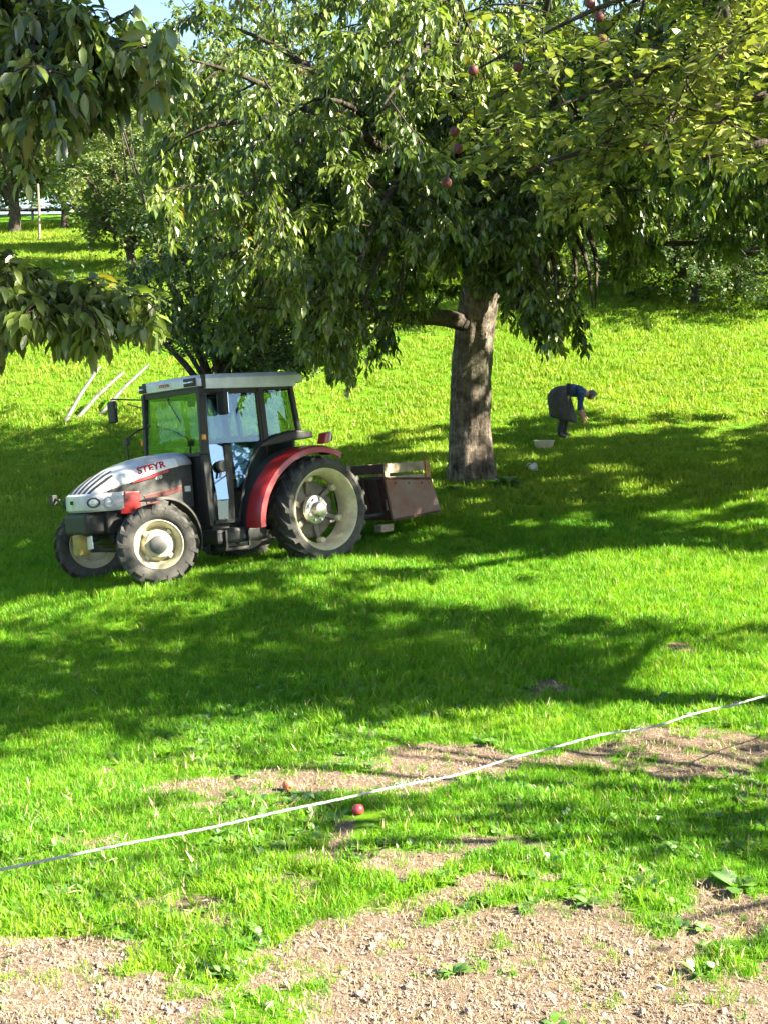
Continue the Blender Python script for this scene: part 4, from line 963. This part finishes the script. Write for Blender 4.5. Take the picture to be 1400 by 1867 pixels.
MB().bar((1.405, -.58, 2.165), (1.405, .58, 2.165), .06, .07).bar((.05, -.58, 2.165), (.05, .58, 2.165), .06, .07).bar((.04, .575, 2.165), (1.42, .575, 2.165), .05, .06).bar((.04, -.575, 2.165), (1.42, -.575, 2.165), .05, .06).build('roof_frame', M['black_plastic'], TR)
MB().bar((-.02, -.58, 1.58), (-.02, .58, 1.58), .05, .06).prism([(-.04, .57), (.0, .57), (-.01, 1.56), (-.05, 1.56)], -.45, .45).build('rear_wall', M['black_plastic'], TR)
def pane(name, V, mat, parent=TR, th=.006):
    n = len(V); a, b_, c_ = Vector(V[0]), Vector(V[1]), Vector(V[2]); nn = (b_ - a).cross(c_ - a).normalized() * th
    return MB().add(list(V) + [tuple(Vector(p_) + nn) for p_ in V], [tuple(range(n)), tuple(range(2 * n - 1, n - 1, -1))] + [(i, (i + 1) % n, (i + 1) % n + n, i + n) for i in range(n)]).build(name, mat, parent)
pane('windscreen', [(1.45, -.55, 1.43), (1.45, .55, 1.43), (1.41, .55, 2.13), (1.41, -.55, 2.13)], M['glass'])
pane('rear_window', [(.0, -.55, 1.61), (.0, .55, 1.61), (.07, .55, 2.13), (.07, -.55, 2.13)], M['glass'])
for sg in (1, -1):
    pane('quarter_window', [(.03, sg * .588, 1.60), (.50, sg * .592, 1.56), (.52, sg * .582, 2.13), (.10, sg * .582, 2.13)], M['glass'])
    # door: frame, upper pane, lower panes leaning outwards at the foot
    door = MB()
    door.bar((1.375, sg * .612, .60), (1.385, sg * .602, 1.42), .03, .04, (1, 0, 0)).bar((1.385, sg * .602, 1.42), (1.365, sg * .592, 2.12), .03, .04, (1, 0, 0))
    door.bar((.60, sg * .592, 2.12), (1.37, sg * .592, 2.12), .03, .035).bar((.58, sg * .604, 1.52), (.60, sg * .592, 2.12), .03, .035, (1, 0, 0))
    door.bar((.58, sg * .604, 1.52), (.86, sg * .625, 1.20), .035, .04).bar((.86, sg * .625, 1.20), (1.04, sg * .645, .62), .035, .04, (1, 0, 0)).bar((1.02, sg * .645, .60), (1.39, sg * .645, .60), .03, .05)
    door.bar((1.155, sg * .645, .62), (1.10, sg * .615, 1.50), .02, .11, (1, 0, 0))
    d_ = door.build('door', M['black_plastic'], TR, .008)
    gl = [(1.36, sg * .592, 1.52), (.60, sg * .592, 1.52), (.61, sg * .584, 2.11), (1.35, sg * .584, 2.11)]
    pane('door_window', gl, M['glass'], d_)
    pane('door_window', [(1.36, sg * .685, .86), (1.20, sg * .685, .86), (1.165, sg * .592, 1.515), (1.36, sg * .592, 1.515)], M['glass_door'], d_)
    pane('door_window', [(1.36, sg * .68, .63), (1.22, sg * .68, .63), (1.205, sg * .683, .85), (1.36, sg * .683, .85)], M['glass'], d_)
    pane('door_window', [(1.04, sg * .665, .98), (.93, sg * .668, 1.08), (.66, sg * .595, 1.515), (1.035, sg * .592, 1.515)], M['glass_door'], d_)
    MB().lathe([(0, .03), (.06, .03), (.07, .02), (.07, -.02), (0, -.02)], 20, cy=0, close=False).build('door_handle', M['black_plastic'], d_, smooth=40).location = (1.25, sg * .675, 1.25)
    MB().tube([(1.25, sg * .675, 1.25), (1.30, sg * .69, 1.12)], .014, 6).build('door_lever', M['black_plastic'], d_)
    lampf = MB().box((1.43, sg * .63, 1.57), (1.475, sg * .67, 1.635)).build('indicator_lamp', M['amber'], TR, .008)
# roof: lower shell, top skin, front visor with lamps
def rr_sec(z, x0, x1, hw, rc):
    pts = []
    for (cx, cy, a0) in ((x1 - rc, hw - rc, 0), (x0 + rc, hw - rc, 90), (x0 + rc, -hw + rc, 180), (x1 - rc, -hw + rc, 270)):
        for k in range(5): a = R(a0 + 22.5 * k); pts.append((cx + rc * math.cos(a), cy + rc * math.sin(a), z(cx + rc * math.cos(a)) if callable(z) else z))
    return pts
tilt = lambda z0: (lambda x: z0 + .012 * (1.4 - x) * 1.0)
rf = MB().loft([rr_sec(tilt(2.195), -.12, 1.44, .60, .10), rr_sec(tilt(2.20), -.16, 1.47, .635, .12), rr_sec(tilt(2.285), -.165, 1.475, .635, .13), rr_sec(tilt(2.325), -.12, 1.43, .59, .14), rr_sec(tilt(2.345), -.02, 1.32, .48, .2), rr_sec(tilt(2.352), .2, 1.1, .28, .2)]).build('roof', M['white_paint'], TR, smooth=38)
MB().box((1.36, .600, 2.185), (1.405, .641, 2.33)).build('roof_seam', M['black_plastic'], rf)
MB().box((1.36, -.641, 2.185), (1.405, -.600, 2.33)).build('roof_seam', M['black_plastic'], rf)
MB().prism([(.02, 2.165), (1.36, 2.165), (1.36, 2.20), (.70, 2.215), (.66, 2.225), (.02, 2.235)], -.615, .638).build('roof_edge', M['white_paint'], rf, .006)
for y0, y1 in ((.36, .585), (-.60, -.45)):
    h_ = MB().box((1.455, y0, 2.205), (1.485, y1, 2.30)).build('roof_lamp', M['black_plastic'], rf, .008)
    for j in range(2 if y1 > 0 else 1):
        MB().lathe([(0, .012), (.028, .008), (.038, 0), (.038, -.01), (0, -.01)], 18, close=False).build('lens', M['lamp'], h_, smooth=60).matrix_basis = frame((1.488, y0 + .06 + j * .105, 2.252), (0, 0, 1), (0, 1, 0)) @ Matrix.Rotation(R(-90), 4, 'Z')
text_mesh('STEYR', .05, M['decal_red'], frame((1.481, -.05, 2.252), (0, 1, 0), (1, 0, .02)), rf, 'lettering', .001, 0, 1.6)
# inside the cab
st = MB().box((.35, -.22, .95), (.80, .22, 1.08)); st.build('seat', M['black_plastic'], TR, .05, seg=3)
MB().hexa([(.22, -.21, 1.05), (.36, -.21, 1.03), (.36, .21, 1.03), (.22, .21, 1.05), (.12, -.19, 1.60), (.22, -.19, 1.62), (.22, .19, 1.62), (.12, .19, 1.60)]).build('seat_back', M['black_plastic'], TR, .05, seg=3)
MB().box((.40, -.15, .57), (.75, .15, .95)).build('seat_base', M['black_plastic'], TR, .02)
MB().box((1.18, -.22, .57), (1.36, .22, 1.34)).hexa([(1.10, -.26, 1.28), (1.38, -.26, 1.30), (1.38, .26, 1.30), (1.10, .26, 1.28), (1.16, -.25, 1.40), (1.38, -.25, 1.44), (1.38, .25, 1.44), (1.16, .25, 1.40)]).build('dashboard', M['black_plastic'], TR, .02)
sw = MB(); n = 24; cs = [Vector((.98, 0, 1.42)) + Vector((math.cos(2 * math.pi * k / n) * .17 * math.cos(R(35)), math.sin(2 * math.pi * k / n) * .18, -math.cos(2 * math.pi * k / n) * -.17 * math.sin(R(35)))) for k in range(n + 1)]
sw.tube(cs, .014, 6, False).tube([(.98, 0, 1.42), (1.16, 0, 1.22)], .025, 8).tube([cs[0], cs[12]], .01, 5).tube([cs[6], cs[18]], .01, 5).build('steering_wheel', M['black_plastic'], TR)
MB().box((1.30, .20, 1.98), (1.34, .32, 2.12)).build('interior_mirror', M['black_plastic'], TR, .01)
MB().tube([(1.43, -.1, 2.12), (1.44, .18, 1.80)], .006, 5).build('wiper', M['black_plastic'], TR)
# mirrors on arms
def mirror(sg, arm, cx, cy, cz):
    a_ = MB(); a_.tube([(1.44, sg * .60, 2.13), arm, (cx, cy, cz + .16)], .011, 6).tube([(1.44, sg * .60, 2.03), ((1.44 + arm[0]) / 2, (sg * .6 + arm[1]) / 2, 2.10)], .008, 5)
    ar = a_.build('mirror_arm', M['black_metal'], TR)
    m_ = MB().box((cx - .025, cy - .085, cz - .14), (cx + .03, cy + .085, cz + .14)).build('mirror', M['black_plastic'], ar, .025)
    MB().box((cx - .030, cy - .07, cz - .12), (cx - .024, cy + .07, cz + .12)).build('mirror_glass', M['mirror_glass'], ar)
mirror(-1, (1.50, -1.20, 2.19), 1.46, -1.28, 2.03)
mirror(1, (1.36, .68, 2.13), 1.18, .70, 1.99)
MB().tube([(1.9, -.30, 1.38), (1.9, -.30, 1.55), (1.88, -.31, 1.66), (1.70, -.36, 1.75), (1.47, -.42, 1.80)], .012, 6).box((1.88, -.34, 1.58), (1.93, -.26, 1.66)).build('mirror_bracket', M['black_metal'], TR)

# ------------------------------------------------------------------ transport box on the rear linkage, fruit crate in it
tbx = empty('transport_box'); tbx.matrix_world = TR_M; tag(tbx, 'rusty sheet metal transport box hung behind the tractor', 'box')
bx0, bx1, by, bz0, bz1 = -2.42, -1.46, .52, .37, .93
def side_poly(): return [(bx0 - .02, bz0 + .05), (bx1 - .07, bz0), (bx1 + .02, bz1), (bx0 + .12, bz1 - .06)]
MB().prism(side_poly(), by - .008, by).build('side_panel', M['rust'], tbx)
MB().prism(side_poly(), -by, -by + .008).build('side_panel', M['rust'], tbx)
MB().hexa([(bx0 - .02, -by + .01, bz0 + .05), (bx1 - .07, -by + .01, bz0), (bx1 - .07, by - .01, bz0), (bx0 - .02, by - .01, bz0 + .05), (bx0 - .02, -by + .01, bz0 + .06), (bx1 - .07, -by + .01, bz0 + .01), (bx1 - .07, by - .01, bz0 + .01), (bx0 - .02, by - .01, bz0 + .06)]).build('floor_panel', M['rust_dark'], tbx)
MB().hexa([(bx1 - .08, -by + .01, bz0), (bx1 - .07, -by + .01, bz0), (bx1 - .07, by - .01, bz0), (bx1 - .08, by - .01, bz0), (bx1 + .005, -by + .01, bz1), (bx1 + .018, -by + .01, bz1), (bx1 + .018, by - .01, bz1), (bx1 + .005, by - .01, bz1)]).build('front_panel', M['rust_dark'], tbx)
for sg in (1, -1):
    pl = side_poly()
    for k, (p_, q_) in enumerate(zip(pl, pl[1:] + pl[:1])):
        if k != 3: MB().bar((p_[0], sg * (by + .006), p_[1]), (q_[0], sg * (by + .006), q_[1]), .012, .03, (0, 0, 1) if k != 1 else (1, 0, 0)).build('edge_strip', M['rust_dark'], tbx, .003)
    for t_ in (.15, .4, .65, .9):
        MB().lathe([(0, .012), (.010, .010), (.012, 0), (0, 0)], 8, close=False).build('bolt', M['rust_dark'], tbx).location = (bx1 - .03 + (bx0 - bx1) * t_, sg * (by + .001), bz1 - .07 - .05 * t_)
for y in (-.36, -.12, .12, .36):
    MB().bar((bx1 - .055, y, bz0 + .02), (bx1 + .03, y, bz1 - .02), .04, .03, (0, 1, 0)).build('rib', M['rust_dark'], tbx)
MB().bar((bx1 + .01, -by, bz1 + .005), (bx1 + .01, by, bz1 + .005), .05, .04).build('top_rail', M['rust_dark'], tbx)
for sg in (1, -1):
    MB().tube([(-.2, sg * .3, .42), (-.9, sg * .36, .44), (-1.5, sg * .40, .46)], .03, 8).build('lower_link', M['black_metal'], tbx)
MB().tube([(-.3, 0, .85), (-1.46, 0, .88)], .022, 8).build('top_link', M['black_metal'], tbx)
MB().box((-1.62, .30, .22), (-1.40, .44, .32)).build('support_block', M['wood_old'], tbx, .01)
MB().box((-1.62, -.44, .22), (-1.40, -.30, .32)).build('support_block', M['wood_old'], tbx, .01)
cr = empty('fruit_crate'); cr.matrix_world = TR_M; tag(cr, 'wooden slatted fruit crate sitting in the transport box', 'crate')
sl_ = Matrix.Rotation(R(3.5), 4, 'Y')
def slat(a, b, mat='wood_old', nm='slat'): return MB().box(a, b).build(nm, M[mat], cr, .004)
cx0, cx1, cy = -2.34, -1.52, .455
for z in (.50, .66, .82, .96):
    zz = z + (.03 if z > .9 else 0)
    for sg in (1, -1): slat((cx0 + .05, sg * cy - .009, zz), (cx1 if z < .9 else cx1 - .02, sg * cy + .009, zz + .125))
    slat((cx0 + .03, -cy, zz), (cx0 + .05, cy, zz + .125)); slat((cx1 - .01, -cy + .012, zz), (cx1 + .012, cy - .012, zz + .125), 'rust_dark')
for x in (cx0 + .015, cx1 - .05):
    for sg in (1, -1): slat((x, sg * (cy + .011) - .02 * (sg > 0) * 0, .50), (x + .085, sg * (cy + .035), 1.125), 'wood_sunlit' if x < -2 else 'wood_old', 'corner_post')
for k in range(6): slat((cx0 + .05, -cy + .02 + k * .15, .475), (cx1 - .02, -cy + .15 + k * .15, .495), nm='floor_slat')

# ------------------------------------------------------------------ the person bending to pick up fruit
pf = at(1022, 803, 26.0); PZ = float(zg(pf[0], 26.0)); person = empty('person', (pf[0], 26.0, PZ)); tag(person, 'person in blue top and grey smock bending down to pick fruit', 'person')
def skin_body(name, verts, edges, radii, parent, root=0, sub=2):
    me = bpy.data.meshes.new(name); me.from_pydata(verts, edges, []); o = bpy.data.objects.new(name, me); C.objects.link(o)
    m = o.modifiers.new('skin', 'SKIN'); m.use_smooth_shade = True
    for i, r in enumerate(radii): me.skin_vertices[0].data[i].radius = r if hasattr(r, '__len__') else (r, r)
    me.skin_vertices[0].data[root].use_root = True
    s_ = o.modifiers.new('sub', 'SUBSURF'); s_.levels = sub; s_.render_levels = sub
    dg = bpy.context.evaluated_depsgraph_get(); dg.update(); nm = bpy.data.meshes.new_from_object(o.evaluated_get(dg)); bpy.data.objects.remove(o)
    nm.polygons.foreach_set('use_smooth', np.ones(len(nm.polygons), bool))
    return link(name, nm, None, parent)
# x: the way the person faces, y: away from the camera, z: up
V = [(-.08, 0, .86), (.10, 0, .92), (.26, 0, .92), (.38, 0, .89), (.47, 0, .86), (.53, 0, .83), (.60, 0, .78),     # pelvis, spine, neck, skull
     (-.06, -.10, .74), (.02, -.12, .42), (-.05, -.12, .09), (.08, -.13, .03),      # near leg: hip, knee, ankle, toe
     (-.06, .10, .74), (.10, .12, .42), (.08, .12, .09), (.21, .13, .03),            # far leg
     (.35, -.19, .85), (.31, -.23, .58), (.38, -.19, .43), (.40, -.18, .38),         # near arm
     (.37, .19, .85), (.40, .22, .60), (.46, .18, .45), (.48, .17, .40)]
E_ = [(0, 1), (1, 2), (2, 3), (3, 4), (4, 5), (5, 6), (0, 7), (7, 8), (8, 9), (9, 10), (0, 11), (11, 12), (12, 13), (13, 14), (3, 15), (15, 16), (16, 17), (17, 18), (3, 19), (19, 20), (20, 21), (21, 22)]
rad_ = [(.17, .15), (.155, .14), (.16, .14), (.13, .11), (.06, .06), (.085, .08), (.095, .085), .095, .07, .05, .045, .095, .07, .05, .045, .07, .05, .038, .035, .07, .05, .038, .035]
body = skin_body('body', V, E_, rad_, person)
for mk in ('skin', 'shirt', 'trousers', 'dark_cloth', 'skirt'): body.data.materials.append(M[mk])
for p_ in body.data.polygons:
    c_ = p_.center
    p_.material_index = 0
    if c_.x > .455 and c_.z > .68: p_.material_index = 0
    elif c_.z < .055: p_.material_index = 3
    elif c_.z < .76 and c_.x < .25 and not (c_.y < -.17 and c_.x > .2): p_.material_index = 2
    elif c_.x < .07 and c_.z > .6: p_.material_index = 4
    elif c_.z > .56: p_.material_index = 1
    elif c_.x > .24: p_.material_index = 0
fb = MB()
for hx, hy, hz, sg in ((.405, -.18, .37, 1), (.485, .17, .39, -1)):
    for k in range(4):
        l_ = (.062, .074, .070, .054)[k]; y = hy + (k - 1.5) * .019
        fb.tube([(hx, y, hz), (hx + .012, y, hz - l_ * .45), (hx + .004, y, hz - l_ * .8), (hx - .012, y, hz - l_ * 1.05)], [.0095, .009, .008, .006], 6)
    fb.tube([(hx + .01, hy - .03 * sg, hz + .035), (hx + .04, hy - .035 * sg, hz + .005), (hx + .05, hy - .03 * sg, hz - .03)], [.011, .010, .007], 6)
fb.build('fingers', M['skin'], person, smooth=60)
# smock hanging from the waist over the seat and thighs
S = []
for (cx, cz, rx, ry, tx) in ((.03, 1.01, .04, .06, 0), (.01, .985, .12, .15, .0), (-.02, .93, .185, .20, 0), (-.05, .83, .215, .225, 0), (-.035, .70, .235, .24, .0), (.0, .56, .25, .25, .0), (.025, .44, .255, .26, .02), (.035, .36, .25, .262, .03)):
    rg = []
    for k in range(28):
        a = 2 * math.pi * k / 28; wv = 1 + .09 * math.sin(a * 7 + cz * 5) * (1 - cz) + .04 * math.sin(a * 3 + 1)
        rg.append((cx + rx * math.cos(a) * wv + .0, ry * math.sin(a) * wv, cz - .06 * math.cos(a) * (cz < .6) + (.0) * math.cos(a)))
    S.append(rg)
sk = MB().loft(S, caps=False).build('smock', M['skirt'], person, smooth=80); sm_ = sk.modifiers.new('s', 'SOLIDIFY'); sm_.thickness = .012
MB().loft([[(.10 + .035 * math.cos(a) + dx, .172 * math.sin(a) * s2, .90 + .155 * math.cos(a) * s2) for a in [2 * math.pi * k / 24 for k in range(24)]] for dx, s2 in ((-.03, .98), (.03, 1.0))], caps=False).build('waistband', M['dark_cloth'], person, smooth=80)
hb = bmesh.new(); bmesh.ops.create_icosphere(hb, subdivisions=3, radius=1)
for v in hb.verts:
    n_ = float(fbm(v.co.x * 4 + 9, v.co.y * 4 + v.co.z * 3, 2, 2)) - .5; v.co *= (1 + n_ * .22); v.co = Vector((v.co.x * .105, v.co.y * .098, v.co.z * .10))
bmesh.ops.delete(hb, geom=[v for v in hb.verts if (v.co.x * .4 - v.co.z * .9) > .045], context='VERTS')
hm = bpy.data.meshes.new('hair'); hb.to_mesh(hm); hb.free(); ho = link('hair', hm, M['hair'], person); ho.location = (.575, 0, .825)
nb = MB(); nb.hexa([(.640, -.014, .745), (.675, -.008, .735), (.675, .008, .735), (.640, .014, .745), (.655, -.010, .79), (.668, -.005, .785), (.668, .005, .785), (.655, .010, .79)]); nb.build('nose', M['skin'], person, .006)
for sg in (1, -1):
    MB().lathe([(0, .01), (.02, .008), (.028, 0), (.02, -.008), (0, -.01)], 12, close=False).build('ear', M['skin'], person, smooth=60).location = (.575, sg * .098, .785)
    MB().lathe([(0, .006), (.007, .004), (.010, 0), (.007, -.004), (0, -.006)], 8, close=False).build('eye', M['dark_cloth'], person).location = (.668, sg * .034, .785)

# ------------------------------------------------------------------ small things lying about
def ground_at(px, row, Y):
    p_ = at(px, row, Y); return (p_[0], Y, float(zg(p_[0], Y)))
q = ground_at(991, 829, 25.0); bk = empty('picking_tub', q); tag(bk, 'cream plastic tub on the grass beside the bending person', 'tub')
def tub(n, r0, r1, h, asp, th=.012):
    S = []
    for z, k in ((0, r0), (h, r1), (h + .012, r1 + .012), (h + .012, r1 - th), (.015, r0 - th)):
        S.append([(k * asp * math.copysign(abs(math.cos(a)) ** .6, math.cos(a)), k * math.copysign(abs(math.sin(a)) ** .6, math.sin(a)), z) for a in [2 * math.pi * j / n for j in range(n)]])
    return MB().loft(S)
tub(28, .12, .15, .15, 1.2).build('tub_body', M['plastic_cream'], bk, smooth=40)
MB().tube([(-.17, 0, .15), (-.21, 0, .17), (-.17, .03, .15)], .008, 6).build('handle', M['plastic_cream'], bk)
MB().tube([(.17, 0, .15), (.21, 0, .17), (.17, .03, .15)], .008, 6).build('handle', M['plastic_cream'], bk)
q = ground_at(965, 866, 22.3); wb = empty('small_pail', q); tag(wb, 'little white pail lying tipped in the shade right of the trunk', 'pail')
pb = tub(20, .045, .06, .10, 1.0, .006).build('pail_body', M['white_plastic'], wb, smooth=40); pb.rotation_euler = (.25, 1.3, .6); pb.location = (0, 0, .06)
MB().tube([(.05 * math.cos(a), .0, .10 + .05 * math.sin(a)) for a in np.linspace(0, math.pi, 9)], .004, 5).build('handle', M['white_plastic'], wb)
def stone(px, row, Y, s_, lab, seed, mat='stone', nm='stone', z=.3):
    r_ = np.random.default_rng(seed); me = rock(r_, 2); o = link(nm, me, M[mat]); g_ = ground_at(px, row, Y); o.location = (g_[0], g_[1], g_[2] + s_ * z); o.scale = (s_ * 1.3, s_, s_); o.rotation_euler = (.2, .1, seed)
    me.polygons.foreach_set('use_smooth', np.ones(len(me.polygons), bool)); tag(o, lab, 'stone')
stone(903, 858, 21.55, .085, 'pale stone leaning at the foot of the cherry trunk', 3)
stone(491, 1848, 6.2, .022, 'white rounded pebble at the bottom edge near the centre', 4)
stone(1292, 1790, 6.45, .026, 'white chip of stone in the gravel at lower right', 5)
stone(655, 1822, 6.3, .016, 'small pale pebble in the gravel below the red apple', 6)
for (px, row, mt, lab, k) in ((520, 1440, 'apple_pale', 'pale yellow and red fallen apple on the bare earth beyond the rope', 1), (651, 1484, 'apple_fallen', 'red fallen apple on the ground just below the rope', 2)):
    Y = 9.2 if k == 1 else 8.85; X = (px - 700) / F_PX * Y
    for _ in range(8):
        z_ = float(zg(X, Y)); pr = topix(np.array([[X, Y, z_ + .03]])); Y *= (pr[1][0] - HORIZON) / (row - 8 - HORIZON); X = (px - 700) / F_PX * Y
    me = apple_mesh(.039); me.materials.append(M[mt]); o = link('apple', me); o.location = (X, Y, float(zg(X, Y)) + .03); o.rotation_euler = (1.0 + k, .4, .5 * k); tag(o, lab, 'apple', 'fallen apples')

# white rope of the field fence, between posts outside the picture
def rope_pt(t_):
    a = at(-140, 1618, 5.7); b_ = at(1560, 1225, 9.6); c_ = a + (b_ - a) * t_; return c_ + np.array([0, 0, (.022 * math.sin(t_ * 19) * math.sin(t_ * 7 + 1) + .006 * math.sin(t_ * 53)) * min(1.3, max(.3, t_ * 1.8 - .1)) - .05 * math.sin(max(0, min(1, t_)) * math.pi)])
ts = np.linspace(-.15, 1.15, 420); cen = np.array([rope_pt(t_) for t_ in ts]); rp = MB()
for s2 in range(3):
    pts = []
    for i, t_ in enumerate(ts):
        a = t_ * 150 + s2 * 2.094; pts.append(cen[i] + np.array([.2 * math.sin(a), .3 * math.sin(a), math.cos(a)]) * .0040)
    rp.tube(pts, .0036, 6)
for t_, L_ in ((.40, .05), (.412, .035), (.39, .04), (.66, .045), (.73, .05), (.80, .03), (.38, .03)):
    p_ = rope_pt(t_); rp.tube([p_ + np.array([0, 0, -.012]), p_ + np.array([.012, 0, .02]), p_ + np.array([.03, .01, .012 + L_ * .3]), p_ + np.array([.05, 0, -.01])], .003, 5)
rope = rp.build('rope', M['rope'], None, smooth=60); tag(rope, 'white twisted fence rope stretched across the foreground', 'rope')
for t_, lab in ((-.15, 'wooden fence post holding the rope beyond the left edge'), (1.15, 'wooden fence post holding the rope beyond the right edge')):
    p_ = rope_pt(t_); z_ = float(zg(p_[0], p_[1])); po = MB().tube([(0, 0, -.3), (0, 0, p_[2] - z_ + .1), (0, 0, p_[2] - z_ + .15)], [.045, .042, .02], 10).build('fence_post', M['wood_grey'], None, smooth=50); po.location = (p_[0], p_[1] + .05, z_); tag(po, lab, 'post', 'fence posts')
# leaning poles in the grass at the left
for (a, b_, Y, lab) in (((112, 757), (182, 668), 28.4, 'leftmost of the three grey poles leaning in the grass'), ((132, 757), (226, 678), 28.6, 'middle of the three grey poles leaning in the grass'), ((176, 757), (272, 664), 28.8, 'rightmost of the three grey poles leaning in the grass')):
    p0 = ground_at(a[0], a[1], Y); p1 = at(b_[0], b_[1], Y + .5)
    po = MB().tube([(0, 0, -.1), tuple((p1 - np.array(p0)) * .5 + np.array([0, 0, .015])), tuple(p1 - np.array(p0))], [.045, .04, .032], 9).build('leaning_pole', M['wood_grey'], None, smooth=50); po.location = p0; tag(po, lab, 'pole', 'leaning poles')
# stake and rail on the hilltop
g_ = ground_at(72, 440, 57.0); po = MB().tube([(0, 0, -.2), (.02, 0, 1.3), (0, 0, 2.3)], [.055, .05, .045], 8).build('tree_stake', M['wood_old'], None, smooth=50); po.location = g_; tag(po, 'pale wooden stake standing beside the hilltop trunk', 'stake')
fr_ = empty('rail_fence', ground_at(60, 415, 69.0)); tag(fr_, 'dark log rail fence along the hilltop at far left', 'fence')
for k in range(-2, 3):
    dz = float(zg(fr_.location.x + k * 2.6, 69.0)) - fr_.location.z
    MB().tube([(k * 2.6, 0, dz - .2), (k * 2.6, 0, dz + .75)], .07, 8).build('post', M['wood_grey'], fr_)
MB().tube([(-6, -.1, .52), (0, -.1, .5), (6, -.1, .55)], .085, 8).build('rail', M['bark_dark'], fr_)
# weeds at the trunk foot and a dock plant by the gravel
def plant(px, row, Y, n_, L_, lab, seed, mat='weed', k=.22):
    r_ = np.random.default_rng(seed); o = empty('weed_plant', ground_at(px, row, Y)); tag(o, lab, 'plant'); c_ = link('leaves', rosette(r_, n_, L_, k), M[mat], o); c_['kind'] = 'stuff'
    MB().tube([(0, 0, -.03), (.01, 0, L_ * .35)], .006, 5).build('stem', M['weed'], o)
plant(925, 852, 21.4, 34, .32, 'leafy weed growing right of the cherry trunk', 1)
plant(905, 840, 21.3, 26, .28, 'pale weed against the foot of the cherry trunk', 2)
plant(830, 876, 21.2, 30, .22, 'low weed left of the cherry trunk foot', 7)
plant(1340, 1655, 7.4, 14, .16, 'broad leaved dock plant at the edge of the gravel, lower right', 3, 'weed', .3)
plant(1070, 1690, 7.2, 22, .09, 'small leafy weed at the tip of the grass tongue', 4)
plant(410, 1785, 6.5, 16, .08, 'bright green weed in the gravel left of centre', 5)
plant(825, 1790, 6.5, 12, .10, 'spindly yellowish weed in the gravel below the centre', 6)
